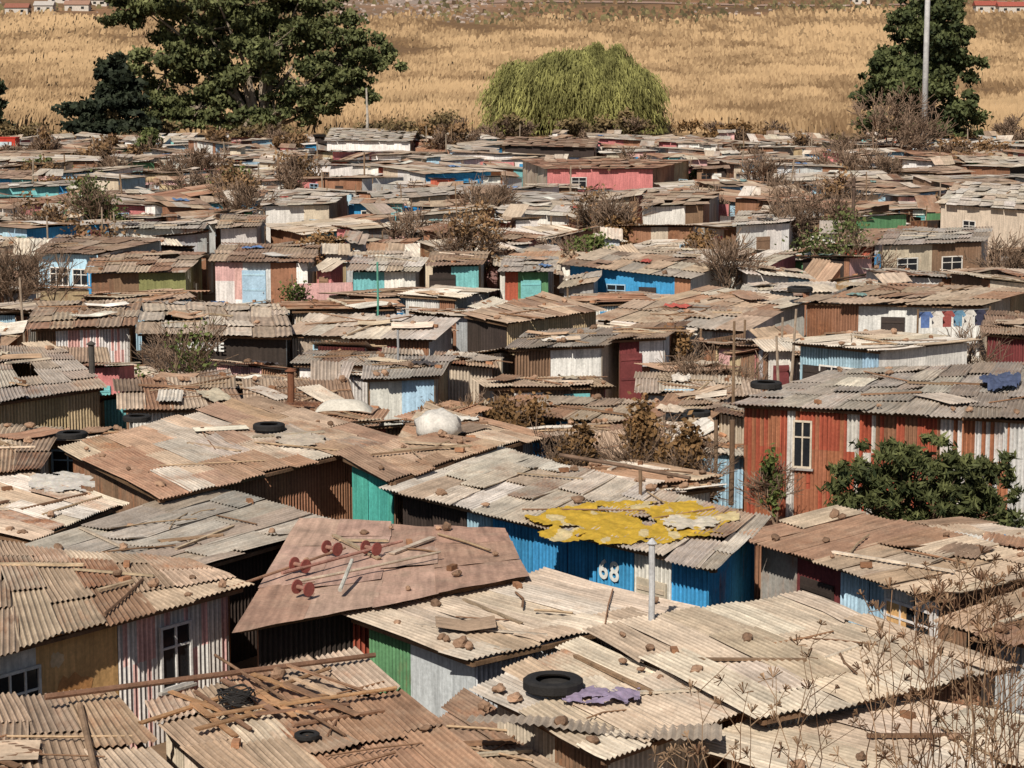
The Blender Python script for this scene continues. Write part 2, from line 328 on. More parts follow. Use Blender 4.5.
HS('small white-walled shack','small white-walled shack in the middle with grey flat roof',[(508,350),(606,346),(640,328),(530,333)],2.3,pal='grey',rust=.05,vis=28,walls={0:[(0,.4,'brown',.1,c),(.4,1,'white',-.3,p_)],1:[(0,1,'cream',0,c)]})
HS('maroon-doored shack','white shack with maroon doors right of the small white-walled shack',[(612,341),(668,338),(692,322),(640,325)],2.4,pal='brown',rust=.05,vis=24,walls={0:[(0,.45,'maroon',-.1,p_),(.45,1,'white',-.3,p_)]},doors=[(0,.25,.8,1.9,'maroon')])
HS('white-and-sky-blue shack','low shack with white and sky blue wall panels left of centre',[(362,380),(440,377),(456,358),(372,357)],2.3,pal='grey',rust=.05,vis=26,walls={0:[(0,.5,'white',-.2,p_),(.5,1,'lblue',-.2,p_)]})
HS('cream-ribbed shack','shack with cream ribbed end wall and dark brown roof in the middle',[(462,316),(506,325),(602,311),(545,297)],2.5,pal='brown',rust=.1,vis=24,axis='u',walls={0:[(0,1,'dark',0,c)],1:[(0,1,'straw',-.1,c)]})
HS('pink-striped shack','shack with pink and white striped wall and tan roof at far left',[(30,330),(135,326),(140,300),(40,303)],2.3,pal='tan',rust=.05,vis=18,walls={0:[(0,.2,'brown',.1,c),(.2,1,('pink','white'),-.1,c)]})
ST['let']=HS('lettered shack','tan roofed shack with white capital letters painted along its dark front',[(136,334),(292,338),(285,306),(146,302)],2.3,pal='light',rust=0,vis=26,walls={0:[(0,1,'dark',-.4,p_)]})
wall_text(ST['let'],0,.42,1.78,.42,'S.WANE',M['letter'],off=.20,lab='white painted capital letters')
HS('sky-blue house','sky blue house with small white window at far left',[(34,253),(100,255),(166,240),(60,236)],2.5,pal='brown',rust=.05,vis=32,walls={0:[(0,1,'lblue',-.3,p_)]},wins=[(0,.35,1.4,1.0,.9,'white',2,None),(0,.72,1.4,.9,.8,'white',1,None)],doors=[(0,.92,.6,1.8,'blue')],cat='house')
HS('olive-walled shack','shack with olive wall and long tan roof right of the sky blue house',[(86,274),(190,272),(206,253),(96,252)],2.3,pal='tan',rust=.05,vis=16,walls={0:[(0,.5,'brown',.1,c),(.5,1,'olive',-.1,p_)],1:[(0,1,'olive',0,c)]})
HS('pale-doored striped shack','rust and white striped shack with pale blue door, left of centre',[(210,262),(312,263),(320,246),(225,244)],2.4,pal='brown',rust=.1,vis=38,walls={0:[(0,.3,('white','pink'),.05,c),(.3,.6,'silver',0,c),(.6,1,('rust','white'),.1,c)]},doors=[(0,.42,1.1,2,'lblue')])
HS('turquoise-trimmed shack','small shack with turquoise and white wall',[(348,272),(420,272),(430,258),(355,256)],2.2,pal='pale',rust=0,vis=16,walls={0:[(0,.5,'turq',-.2,p_),(.5,1,'white',-.2,p_)]})
HS('mint-green shack','small mint green walled shack with a dark doorway',[(428,267),(483,266),(490,252),(434,252)],2.3,pal='brown',rust=.05,vis=18,walls={0:[(0,.4,'dark',-.1,p_),(.4,1,'turq',-.1,p_)]},doors=[(0,.2,1.2,1.9,'dark')])
HS('green-and-red shack','small green shack with red panel near the picture centre',[(500,272),(553,272),(558,258),(506,257)],2.3,pal='grey',rust=0,vis=26,walls={0:[(0,.3,'red',-.2,p_),(.3,1,'green',-.2,p_)]},doors=[(0,.6,.9,1.9,'turq')])
HS('little white shack','little plain white walled shack behind the striped shack',[(217,229),(260,227),(268,216),(225,215)],2.4,pal='tan',rust=0,vis=22,walls={0:[(0,1,'white',-.3,p_)]})
HS('pink-walled shack','long pink-walled shack with rusty roof in the far rows',[(545,169),(655,169),(692,160),(520,159)],2.7,pal='rust',rust=.2,vis=15,walls={0:[(0,1,'rose',-.3,p_)]},wins=[(0,.3,1.6,1.2,.9,'white',1,None)])
HS('tall white shack','tall white-walled shack beside the bare trees on the right',[(733,226),(792,223),(800,212),(740,212)],2.6,pal='pale',rust=0,vis=24,walls={0:[(0,1,'white',-.2,c)]},doors=[(0,.5,.9,1.9,'brown')])
HS('cream block house','cream brick house with pale sloping roof at the right edge',[(938,204),(1045,212),(1045,187),(958,182)],(2.8,2.8,3.3,3.3),pal='pale',rust=-.2,vis=34,walls={0:[(0,1,'cream',-.6,p_)]},wins=[(0,.3,1.5,1,.9,'white',1,None)],cat='house')
HS('dark-windowed white shack','white shack with two dark windows on the right, far side of the power pole',[(878,246),(985,242),(992,228),(890,230)],2.5,pal='grey',rust=0,vis=24,walls={0:[(0,.5,'cream',0,p_),(.5,1,'brown',0,c)]},wins=[(0,.25,1.4,1.2,.9,'white',1,None),(0,.7,1.4,1.2,.9,'white',1,None)])
HS('long pale shack','pale walled shack left of the little bare tree in the far rows',[(262,206),(332,205),(350,194),(270,192)],2.4,pal='pale',rust=0,vis=13,walls={0:[(0,.6,'white',-.2,p_),(.6,1,'cream',0,c)]})
HS('white-fronted shack','white-fronted shack in the far rows under the pink-walled shack',[(640,207),(706,205),(722,192),(650,190)],2.4,pal='tan',rust=0,vis=15,walls={0:[(0,.7,'white',-.2,p_),(.7,1,'brown',0,c)]})
HS('dark maroon shack','dark maroon walled shack at the right edge beside the white and pale blue house',[(982,334),(1050,340),(1060,316),(990,312)],2.4,pal='brown',rust=.1,vis=34,walls={0:[(0,1,'maroon',.0,c)]})
HS('white-canopied shack','white roofed shack below the tall gum tree in the last row',[(325,141),(412,142),(418,130),(332,128)],2.6,pal='pale',rust=-.5,vis=8,walls={0:[(0,1,'white',-.3,p_)]})
HS('black-roofed shack','long dark roofed shack in front of the willow',[(503,146),(596,148),(600,138),(508,137)],2.6,pal='brown',rust=.2,vis=5,walls={0:[(0,1,'dark',0,p_)]})
LAND=[s for s in SHACKS]
# ---------------- filler shacks
def sat(a,b):
    for poly in (a,b):
        for i in range(4):
            e=poly[(i+1)%4]-poly[i]; n=Vector((e.y,-e.x))
            pa=[n.dot(v) for v in a]; pb=[n.dot(v) for v in b]
            if max(pa)<min(pb)+.02 or max(pb)<min(pa)+.02: return False
    return True
def inside(poly,p):
    s=0
    for i in range(len(poly)):
        a,b=poly[i],poly[(i+1)%len(poly)]
        cr=(b[0]-a[0])*(p[1]-a[1])-(b[1]-a[1])*(p[0]-a[0])
        if cr>0: s+=1
    return s==0 or s==len(poly)
def hull(pts):
    pts=sorted(set(pts)); 
    def half(ps):
        h=[]
        for p in ps:
            while len(h)>1 and (h[-1][0]-h[-2][0])*(p[1]-h[-2][1])-(h[-1][1]-h[-2][1])*(p[0]-h[-2][0])<=0: h.pop()
            h.append(p)
        return h[:-1]
    return half(pts)+half(pts[::-1])
KA=np.array([(k[0],k[1],dp) for k,dp in KEEP])
def try_fill(x,y,w,d,rot,zf,zb,tol=0,lr=.1):
    cs,sn=math.cos(rot),math.sin(rot); q=[]; sl=R.uniform(-lr,lr)
    for (a,b,z) in ((-w/2,-d/2,zf-sl),(w/2,-d/2,zf+sl),(w/2,d/2,zb+sl),(-w/2,d/2,zb-sl)):
        q.append(Vector((x+a*cs-b*sn,y+a*sn+b*cs,z)))
    q2=[Vector((p.x,p.y)) for p in q]; m=Vector((x,y)); qs=[m+(p-m)*(1-tol) for p in q2]
    for o in PLACED:
        if abs(o[0].x-x)<18 and abs(o[0].y-y)<18 and sat(qs,o): return None
    pts=[proj(p) for p in q]+[proj((p.x,p.y,0)) for p in q]
    if max(a for a,b in pts)<-10 or min(a for a,b in pts)>1034: return None
    h=hull(pts); x0=min(a for a,b in h);x1=max(a for a,b in h);y0=min(b for a,b in h);y1=max(b for a,b in h)
    mk=(KA[:,2]>y)&(KA[:,0]>x0)&(KA[:,0]<x1)&(KA[:,1]>y0)&(KA[:,1]<y1)
    for k in KA[mk]:
        if inside(h,(k[0],k[1])): return None
    return q
FILL=[]; SHEDS=[]; OUTH=[]; Y=47.
wallsets=['white','white','cream','lblue','turq','rust','brown','grey','green','pink','rose','straw','silver','blue','brown','rust','dark','white','grey','brown','cream','dark']
brights=['white','white','white','turq','lblue','lblue','blue','rose','cream','white','white','pink','silver','red','white','cream']
NMAX=296
while Y<264 and len(SHACKS)<NMAX:
    xm=Y*.236+3; x=-xm+R.uniform(0,3)
    pitch_=5.0 if Y<90 else (6.2 if Y<150 else 8.2)
    while x<xm and len(SHACKS)<NMAX:
        w=R.uniform(4.2,8) if Y>120 else R.uniform(3.8,6.8); d=pitch_*R.uniform(.6,.98)
        if Y>150: w*=1.3
        ok=None
        for a in range(9):
            sc_=1-.07*a; zf=R.uniform(1.5,2.3); zb=zf+R.uniform(-.3,.4)
            ok=try_fill(x+w*sc_/2+R.uniform(-.8,.8)*(a>0),Y+R.uniform(-2.8,2.8),w*sc_,d*sc_,R.choice([R.gauss(0,.2),R.gauss(-.6,.25),R.gauss(.45,.25)]),zf,zb,.08,.1 if Y<90 else .28)
            if ok: break
        if ok:
            WS=wallsets if R.random()<.4 else brights
            wc=R.choice(WS); w2=R.choice(wallsets) if R.random()<.6 else 'rust'; t=R.uniform(.3,.9)
            kd='p' if R.random()<.5 else 'c'; pal=R.choice(['tan','tan','mix','mix','mix','brown','light','light','grey','pale','pale','rust'])
            wn=[(0,R.uniform(.15,.4),1.3,.9,.8,R.choice(['white','brown','lblue']),1,None)] if R.random()<.5 else []
            dr=[(0,R.uniform(.55,.85),.8,1.6,R.choice(['dark','brown','turq','white','maroon','dark','blue','dark']))] if R.random()<.6 else []
            s=shack(ok,pal=pal,rust=R.uniform(-.1,.15),axis='v' if R.random()<.7 else 'u',walls={0:[(0,t,wc,R.uniform(-.4,.05),kd),(t,1,w2,R.uniform(-.1,.2),'c')],1:[(0,1,R.choice(WS),-.1,kd)]},wins=wn,doors=dr)
            s['wall']=wc; FILL.append(s); x+=w*.8+R.uniform(.1,1.4)*(1+Y/200)
        else: x+=1.8
    Y+=pitch_
tries=0
while len(SHEDS)<296 and tries<12000:
    tries+=1; Y=1/R.uniform(1/255.,1/45.) if R.random()<.45 else R.uniform(60,262); x=R.uniform(-.24,.24)*Y; k=1 if Y<120 else 1.5
    ok=try_fill(x,Y,R.uniform(1.4,4.2)*k,R.uniform(1.2,3.0)*k,R.gauss(0,.5),R.uniform(1.2,2.0),R.uniform(1.3,2.2),.16,.2)
    if ok:
        wc=R.choice(wallsets if R.random()<.5 else brights); s=shack(ok,pal=R.choice(['mix','brown','tan','rust','pale','light']),rust=R.uniform(0,.22),axis='v',walls={0:[(0,1,wc,R.uniform(-.1,.2),'c')]},name='shed',cat='shed'); s['wall']=wc; SHEDS.append(s)
tries=0
while len(OUTH)<120 and tries<5000:
    tries+=1; Y=R.uniform(62,262); x=R.uniform(-.24,.24)*Y; w=R.uniform(1.0,1.6)*(1 if Y<150 else 1.3)
    ok=try_fill(x,Y,w,w,R.gauss(0,.3),R.uniform(1.9,2.5),R.uniform(2.0,2.7),.1,.05)
    if ok:
        wc=R.choice(brights); s=shack(ok,pal=R.choice(['mix','grey','pale']),rust=.1,walls={0:[(0,1,wc,-.3,'p')],1:[(0,1,wc,-.3,'p')]},doors=[(0,.5,w*.5,1.7,R.choice(['dark','brown','blue','white','turq','maroon']))],name='outhouse',cat='outhouse'); s['wall']=wc; OUTH.append(s)
BO=['','first','second','third','fourth','fifth','sixth','seventh','eighth','ninth']
def ordw(n):
    sp='zeroth first second third fourth fifth sixth seventh eighth ninth tenth eleventh twelfth thirteenth fourteenth fifteenth sixteenth seventeenth eighteenth nineteenth'.split()
    if n<20: return sp[n]
    t=n//10; tn=['','','twenty','thirty','forty','fifty','sixty']; tt=['','','twentieth','thirtieth','fortieth','fiftieth','sixtieth']
    return tt[t] if n%10==0 else tn[t]+'-'+BO[n%10]
ORD=['nearest']+[ordw(i) for i in range(2,66)]
def rel(p):
    best=min(LAND,key=lambda s:(s['c'].x-p.x)**2+((s['c'].y-p.y)*.8)**2); dx=p.x-best['c'].x; dy=p.y-best['c'].y
    r=('right of' if dx>0 else 'left of') if abs(dx)>abs(dy) else ('behind' if dy>0 else 'in front of')
    return best,r,math.hypot(dx,dy)
PN=dict(tan='tan',mix='patchwork',brown='brown',light='light tan',grey='grey',pale='pale',rust='rusty')
WN=dict(lblue='pale blue',turq='turquoise',dark='blackened',straw='straw-coloured',rose='rose')
for LST,kd,gp in ((FILL,'shack','shacks packed across the settlement'),(SHEDS,'low shed','low sheds squeezed between the shacks'),(OUTH,'narrow outhouse','narrow outhouses standing between the shacks')):
    grp={}
    for s in LST:
        b,r,d=rel(s['c']); grp.setdefault((b['phrase'],r),[]).append((d,id(s),s))
    for (ph,r),l in grp.items():
        for i,(d,_,s) in enumerate(sorted(l)):
            s['phrase']=f"{ORD[i]} {kd.split()[-1]} {r} {ph}"
            s['root']['label']=f"{PN[s['pal']]} roofed {kd}, {WN.get(s['wall'],s['wall'])} front, {ORD[i]} {r} the {ph}"; s['root']['group']=gp
def free_spot(x,Y,pad=12):
    if any(abs(o[0].x-x)<18 and abs(o[0].y-Y)<18 and inside(o,(x,Y)) for o in PLACED): return None
    px,py=proj((x,Y,0)); pt=proj((x,Y,4))[1]
    if ((KA[:,2]>Y)&(abs(KA[:,0]-px)<pad)&(KA[:,1]>pt)&(KA[:,1]<py)).any(): return None
    return px,py
def scatter(n,ymin,ymax,pad,rmax=5000):
    out={};k=0;m=0
    while k<rmax and m<n:
        k+=1; Y=R.uniform(ymin,ymax); x=R.uniform(-.23,.23)*Y; s=free_spot(x,Y,pad)
        if s is None: continue
        m+=1; b_,r_,d_=rel(Vector((x,Y,0))); out.setdefault((b_['phrase'],r_),[]).append((d_,x,Y,s[0],s[1]))
    return out
for (ph,r_),l in scatter(130,58,255,8).items():
    for j,(d_,x,Y,px,py) in enumerate(sorted(l)):
        h=R.uniform(1.2,1.9); L=R.uniform(1.6,3.6); a=R.gauss(0,.5); d=Vector((math.cos(a),math.sin(a),0)); n=Vector((d.y,-d.x,0)); p0=Vector((x,Y,h))-d*L/2; p1=p0+d*L; wc=R.choice(wallsets)
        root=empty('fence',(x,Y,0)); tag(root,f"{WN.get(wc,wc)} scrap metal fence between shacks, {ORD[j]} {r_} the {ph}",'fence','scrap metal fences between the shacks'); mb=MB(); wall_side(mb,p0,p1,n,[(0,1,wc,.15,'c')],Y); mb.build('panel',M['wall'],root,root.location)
        for p in (p0,p1): mb=MB(); mb.tube([Vector((p.x,p.y+.06,0)),Vector((p.x+R.uniform(-.05,.05),p.y+.06,h+R.uniform(.1,.6)))],.045,(.24,.16,.1),6); mb.build('post',M['wood'],root,root.location)
for (ph,r_),l in scatter(42,60,250,5).items():
    for j,(d_,x,Y,px,py) in enumerate(sorted(l)):
        h=R.uniform(2.8,4.4); b=Vector((x,Y,0)); mb=MB(); lx,ly=R.gauss(0,.2),R.gauss(0,.15); mb.tube([b,b+Vector((lx*.6,ly*.6,h*.5)),b+Vector((lx,ly,h))],[.06,.05,.04] if Y<150 else [.09,.08,.06],R.choice([(.24,.16,.1),(.35,.27,.2),(.3,.24,.18)]),6)
        tag(mb.build('pole',M['wood'],None,b),f"thin upright pole between the roofs, {ORD[j]} {r_} the {ph}",'pole','thin poles rising between the roofs')
# ---------------- terrain
ys=np.concatenate([np.linspace(-40,40,41),np.linspace(44,330,60),np.geomspace(336,3200,130)]); xs=np.concatenate([np.linspace(-900,-110,24),np.linspace(-100,100,101),np.linspace(110,900,24)])
V=[];C=[]
def edge(x): return 1130+170*noise.noise(Vector((x*.006,2.2,0)))+70*noise.noise(Vector((x*.03,5,0)))
def mix3(a,b,t): t=min(1,max(0,t)); return tuple(a[i]*(1-t)+b[i]*t for i in range(3))
def band(x,y): return .9*noise.noise(Vector((x*.010,y*.007,7)))+.7*noise.noise(Vector((x*.03,y*.018,2)))+.35*noise.noise(Vector((x*.09,y*.04,21)))
def gcol(x,y):
    n=noise.noise(Vector((x*.02,y*.012,1)))+.5*noise.noise(Vector((x*.07,y*.04,5)))
    if y<300: return (.20+.05*n,.135+.03*n,.085+.02*n)
    if y<edge(x): return mix3((.19,.115,.06),(.34,.225,.12),.5+.9*band(x,y))
    n2=noise.noise(Vector((x*.012,y*.01,9)))+.6*noise.noise(Vector((x*.05,y*.03,4)))
    a=mix3((.30,.165,.09),(.12,.085,.05),.4+1.1*n2)
    g=math.exp(-((x/y+.04)/.035)**2)*(1 if y>1250 else .25)
    return mix3(a,(.32,.26,.22),g*.9)
for y in ys:
    for x in xs:
        sx=x*(1 if y<600 else y/600); V.append((sx,y,T(sx,y)+(.15*noise.noise(Vector((sx*.3,y*.3,0))) if 34<y<330 else 0))); C.append((*gcol(sx,y),1))
nx=len(xs); Fc=[(j*nx+i,j*nx+i+1,(j+1)*nx+i+1,(j+1)*nx+i) for j in range(len(ys)-1) for i in range(nx-1)]
me=bpy.data.meshes.new('ground'); me.from_pydata(V,[],Fc); a=me.color_attributes.new('tint','FLOAT_COLOR','POINT'); a.data.foreach_set('color',np.array(C,dtype=np.float32).ravel()); me.materials.append(M['terrain'])
me.polygons.foreach_set('use_smooth',[True]*len(me.polygons)); g=bpy.data.objects.new('ground',me); col.objects.link(g); g['kind']='structure'
def reeds(name,n,y0,y1,label,hh,cA,cB,seed):
    rs=np.random.RandomState(seed); inv=rs.uniform(1/y1,1/y0,n); y=1/inv; x=rs.uniform(-.27,.27,n)*y
    nn=np.array([band(a,b) for a,b in zip(x,y)]); ee=np.array([edge(a) for a in x]); k=(y<ee)&(nn>-.65+.3*rs.rand(n)); x,y,nn=x[k],y[k],nn[k]; n=len(x)
    z=np.array([T(a,b) for a,b in zip(x,y)]); sm=np.array([noise.noise(Vector((a*.12,b*.04,11))) for a,b in zip(x,y)])
    h=hh*rs.uniform(.4,1.15,n)*(1+.4*nn+.5*sm); w=rs.uniform(.15,.4,n)*(y/400)**.9; th=rs.uniform(-.5,.5,n); lean=rs.normal(0,.4,n)
    V=np.zeros((n,4,3)); dx=np.cos(th)*w; dy=np.sin(th)*w
    V[:,0]=np.stack([x-dx,y-dy,z-.1],1); V[:,1]=np.stack([x+dx,y+dy,z-.1],1); V[:,2]=np.stack([x+dx*.5+lean,y+dy*.3+1.1*h,z+h],1); V[:,3]=np.stack([x-dx*.6+lean,y-dy*.6+1.1*h,z+h*.85],1)
    t=np.clip(.5-1.0*nn-.5*sm+rs.normal(0,.18,n),0,1)[:,None]; A=np.array(cA);B=np.array(cB)
    tag(quads(name,V,A*(1-t)+B*t,M['reed']),label,'reeds',kind='stuff')
reeds('reed_bed',120000,322,1420,'tan brown dry reed bed filling the plain behind the settlement',2.3,(.44,.295,.16),(.17,.105,.055),3)
n=10000; rs=np.random.RandomState(9); y=1/rs.uniform(1/1600,1/1000,n); x=rs.uniform(-.26,.26,n)*y; Vq=[];Cq=[]; Vs=[];Cs=[]
for i in range(n):
    if y[i]<edge(x[i])-25: continue
    z=T(x[i],y[i]); s=rs.uniform(.5,1.8); g=math.exp(-((x[i]/y[i]+.04)/.035)**2)
    q=[(x[i]-s,y[i],z-.3),(x[i]+s,y[i],z-.3),(x[i]+s*rs.uniform(.1,.8),y[i]+1,z+s*.6),(x[i]-s*rs.uniform(.1,.8),y[i]+1,z+s*.7)]
    if rs.rand()<.04+.6*g: Vq.append(q); Cq.append(np.array((.38,.30,.25))*rs.uniform(.4,1.1))
    elif noise.noise(Vector((x[i]*.02,y[i]*.015,3)))>-.15: Vs.append([(a,b,z+(c_-z)*2.2) for a,b,c_ in q]); Cs.append(np.array((.11,.09,.04) if rs.rand()<.5 else (.15,.09,.045))*rs.uniform(.5,1.7))
tag(quads('rubble',Vq,np.array(Cq),M['leaf']),'grey rubble scattered over the far bare slope','rubble',kind='stuff')
tag(quads('hill_scrub',Vs,np.array(Cs),M['leaf']),'low brown scrub dotted over the far slope','scrub',kind='stuff')
vs=[]; mb=MB()
for i in range(41):
    px=430+i*16; pt=hit(px,5-2*math.sin(i*.2)); vs+= [Vector((pt.x,pt.y,T(pt.x,pt.y)+.35)),Vector((pt.x,pt.y+22,T(pt.x,pt.y+22)+.35))]
mb.add(vs,[(2*i,2*i+2,2*i+3,2*i+1) for i in range(40)],(.38,.25,.18)); o=mb.build('road',M['paint']); o['kind']='structure'
# ---------------- trees
def leaves(cl,n,size,cA,cB,asp=1.6,hang=0,seed=1,shell=.3):
    rs=np.random.RandomState(seed); cl=np.array(cl,dtype=float); vol=(cl[:,3]*cl[:,4]*cl[:,5])**.7; idx=rs.choice(len(cl),n,p=vol/vol.sum())
    d=rs.normal(size=(n,3)); d/=np.linalg.norm(d,axis=1)[:,None]; r=(shell+(1-shell)*rs.rand(n))[:,None]*(1+.3*rs.normal(size=(n,1)))
    c=cl[idx,:3]+d*r*cl[idx,3:6]
    a=rs.normal(size=(n,3)); a[:,2]-=hang; a/=np.linalg.norm(a,axis=1)[:,None]; b=np.cross(a,rs.normal(size=(n,3))); b/=np.linalg.norm(b,axis=1)[:,None]
    s=size*rs.uniform(.6,1.3,n)[:,None]; V=np.stack([c-a*s*asp,c+b*s,c+a*s*asp,c-b*s],1)
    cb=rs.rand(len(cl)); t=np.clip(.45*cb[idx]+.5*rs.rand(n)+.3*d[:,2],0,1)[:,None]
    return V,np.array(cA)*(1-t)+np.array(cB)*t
def tree(name,px,pyb,Y,clusters,n,size,cA,cB,label,cat='tree',tr=.5,sub=7,seed=1,tcol=(.30,.24,.18),spread=.75,qs=(.22,.45),**k):
    b=PY(px,pyb,Y); b.z=T(b.x,b.y); root=empty(name,b); tag(root,label,cat); rr=random.Random(seed); cl=[]
    mb=MB(); s=Y/F
    for (cx,cy,rx,ry) in clusters:
        cp=PY(cx,cy,Y+rr.uniform(-.4,.4)*rx*s); mid=b.lerp(cp,.5); mid.x=b.x+(cp.x-b.x)*.3
        mb.tube([b,b.lerp(mid,.5),mid,cp],[tr,tr*.8,tr*.5,tr*.15],tcol,7)
        for j in range(sub):
            d=Vector((rr.gauss(0,1),rr.gauss(0,1),rr.gauss(0,.8))).normalized()*spread*rr.uniform(.3,1.15); q=rr.uniform(*qs)
            cl.append((cp.x+d.x*rx*s,cp.y+d.y*rx*s,cp.z+d.z*ry*s,rx*s*q,rx*s*q,ry*s*q*.85))
            mb.tube([cp,Vector(cl[-1][:3])],[tr*.15,tr*.06],tcol,4)
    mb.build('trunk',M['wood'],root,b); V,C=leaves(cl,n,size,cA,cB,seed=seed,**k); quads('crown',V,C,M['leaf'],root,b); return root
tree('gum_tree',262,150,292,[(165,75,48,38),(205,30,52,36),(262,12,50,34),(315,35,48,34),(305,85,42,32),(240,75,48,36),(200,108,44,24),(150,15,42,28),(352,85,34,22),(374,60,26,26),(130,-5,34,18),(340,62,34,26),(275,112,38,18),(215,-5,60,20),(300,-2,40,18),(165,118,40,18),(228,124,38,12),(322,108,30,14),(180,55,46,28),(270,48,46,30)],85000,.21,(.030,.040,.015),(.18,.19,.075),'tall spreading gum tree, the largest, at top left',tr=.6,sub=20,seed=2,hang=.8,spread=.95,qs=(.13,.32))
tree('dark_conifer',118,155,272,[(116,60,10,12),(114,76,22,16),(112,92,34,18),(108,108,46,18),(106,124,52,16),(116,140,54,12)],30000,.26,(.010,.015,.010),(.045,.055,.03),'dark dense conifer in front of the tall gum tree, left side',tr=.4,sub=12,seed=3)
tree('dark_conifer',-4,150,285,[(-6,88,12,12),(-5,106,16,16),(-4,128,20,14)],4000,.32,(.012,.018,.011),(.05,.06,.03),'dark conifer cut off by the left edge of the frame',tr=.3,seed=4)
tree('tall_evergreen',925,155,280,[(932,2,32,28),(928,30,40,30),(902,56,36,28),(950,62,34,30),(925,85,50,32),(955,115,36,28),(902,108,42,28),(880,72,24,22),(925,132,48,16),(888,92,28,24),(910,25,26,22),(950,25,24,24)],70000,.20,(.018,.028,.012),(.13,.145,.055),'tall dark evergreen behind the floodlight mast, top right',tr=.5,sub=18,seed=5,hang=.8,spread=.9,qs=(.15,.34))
b=PY(582,140,318); b.z=0; root=empty('willow_tree',b); tag(root,'round olive-green weeping willow standing alone before the reeds','tree')
mb=MB(); rs=np.random.RandomState(4)
for k in range(9):
    t=2*math.pi*k/9; mb.tube([b,b+Vector((math.cos(t)*2,math.sin(t)*2,4)),b+Vector((math.cos(t)*7,math.sin(t)*6,8.2))],[.5,.3,.08],(.16,.12,.08),6)
mb.build('trunk',M['wood'],root,b); n=36000; Vq=np.zeros((n,4,3));Cq=np.zeros((n,3))
for i in range(n):
    a=rs.uniform(0,2*math.pi); r=math.sqrt(rs.rand()); ca,sa=math.cos(a),math.sin(a)
    lump=1+.2*noise.noise(Vector((ca*1.5,sa*1.5,.3)))+.05*rs.normal(); hl=noise.noise(Vector((ca*r*3.2,sa*r*3.2,4.)))
    rx=13.0*r*lump; ry=10*r*lump; ztop=11.8*math.sqrt(max(0,1-(r*.90)**3.2))*(.93+.25*hl)+rs.normal()*.3
    z0=max(.9,ztop-rs.rand()**1.6*7*(r>.45)); L=rs.uniform(.4,1.4); w=rs.uniform(.04,.12); x=b.x+rx*ca; y=b.y+ry*sa; th=rs.uniform(0,3.14); dx,dy=math.cos(th)*w,math.sin(th)*w; o=ca*.25+rs.normal()*.25
    Vq[i]=[(x-dx,y-dy,z0),(x+dx,y+dy,z0),(x+o+dx*.3,y+dy*.3,max(.2,z0-L)),(x+o-dx*.3,y-dy*.3,max(.2,z0-L))]
    q=.8+.7*noise.noise(Vector((x*.45,y*.45,z0*.16)))+.3*rs.rand(); Cq[i]=np.array((.26,.25,.085))*max(.3,q)
quads('crown',Vq,Cq,M['leaf'],root,b)
# ---------------- twigs
def segq(segs,seed=0):
    rs=np.random.RandomState(seed); A=np.array([s[0] for s in segs]);B=np.array([s[1] for s in segs]);W=np.array([[s[2]] for s in segs]); W2=np.array([[s[3]] for s in segs])
    d=B-A; n=np.cross(d,np.array([0,1.,0])+.3*rs.normal(size=d.shape)); n/=np.linalg.norm(n,axis=1)[:,None]+1e-9
    n2=np.cross(d,n); n2/=np.linalg.norm(n2,axis=1)[:,None]+1e-9
    return np.concatenate([np.stack([A-n*W,A+n*W,B+n*W2,B-n*W2],1),np.stack([A-n2*W,A+n2*W,B+n2*W2,B-n2*W2],1)])
def twigs(b,hgt,wid,w0,stems,seed,depth=3,split=5,wmin=.005):
    rr=random.Random(seed); segs=[]
    def go(p,d,L,w,k):
        q=p+d*L; segs.append((tuple(p),tuple(q),max(w,wmin),max(w*.6,wmin)))
        if k==0: return
        for _ in range(split):
            nd=(d+Vector((rr.gauss(0,.55),rr.gauss(0,.55),rr.gauss(.1,.35)))).normalized(); go(p.lerp(q,rr.uniform(.4,1)),nd,L*rr.uniform(.5,.8),w*.6,k-1)
    for _ in range(stems):
        d=Vector((rr.gauss(0,.45)*wid/hgt,rr.gauss(0,.45)*wid/hgt,1)).normalized(); go(b+Vector((rr.gauss(0,.12)*wid,rr.gauss(0,.12)*wid,0)),d,hgt*.42,w0,depth)
    return segs
def bare(name,px,pyb,Y,hpx,wpx,label,cat,colr=(.24,.165,.115),stems=6,depth=3,seed=1,leaf=0,lc=((.12,.07,.03),(.30,.18,.08)),grp=None,split=5):
    s=Y/F; b=PY(px,pyb,Y); top=PY(px,pyb-hpx,Y).z; b.z=0; h=max(1,top); w=wpx*s; root=empty(name,b); tag(root,label,cat,grp)
    sg=twigs(b,h,w,max(.025,.9*s),stems,seed,depth,split,wmin=.28*s); V=segq(sg,seed)
    nn=len(V); quads('twigs',V,np.array(colr)*NR.uniform(.6,1.3,(nn,1)),M['twig'],root,b)
    if leaf:
        Vl,Cl=leaves([(b.x+R.gauss(0,.25)*w,b.y+R.gauss(0,.2)*w,b.z+h*R.uniform(.35,.85),w*.3,w*.25,h*.2) for _ in range(9)],leaf,max(.05,s*1.3),*lc,seed=seed); quads('leaves',Vl,Cl,M['leaf'],root,b)
    return root
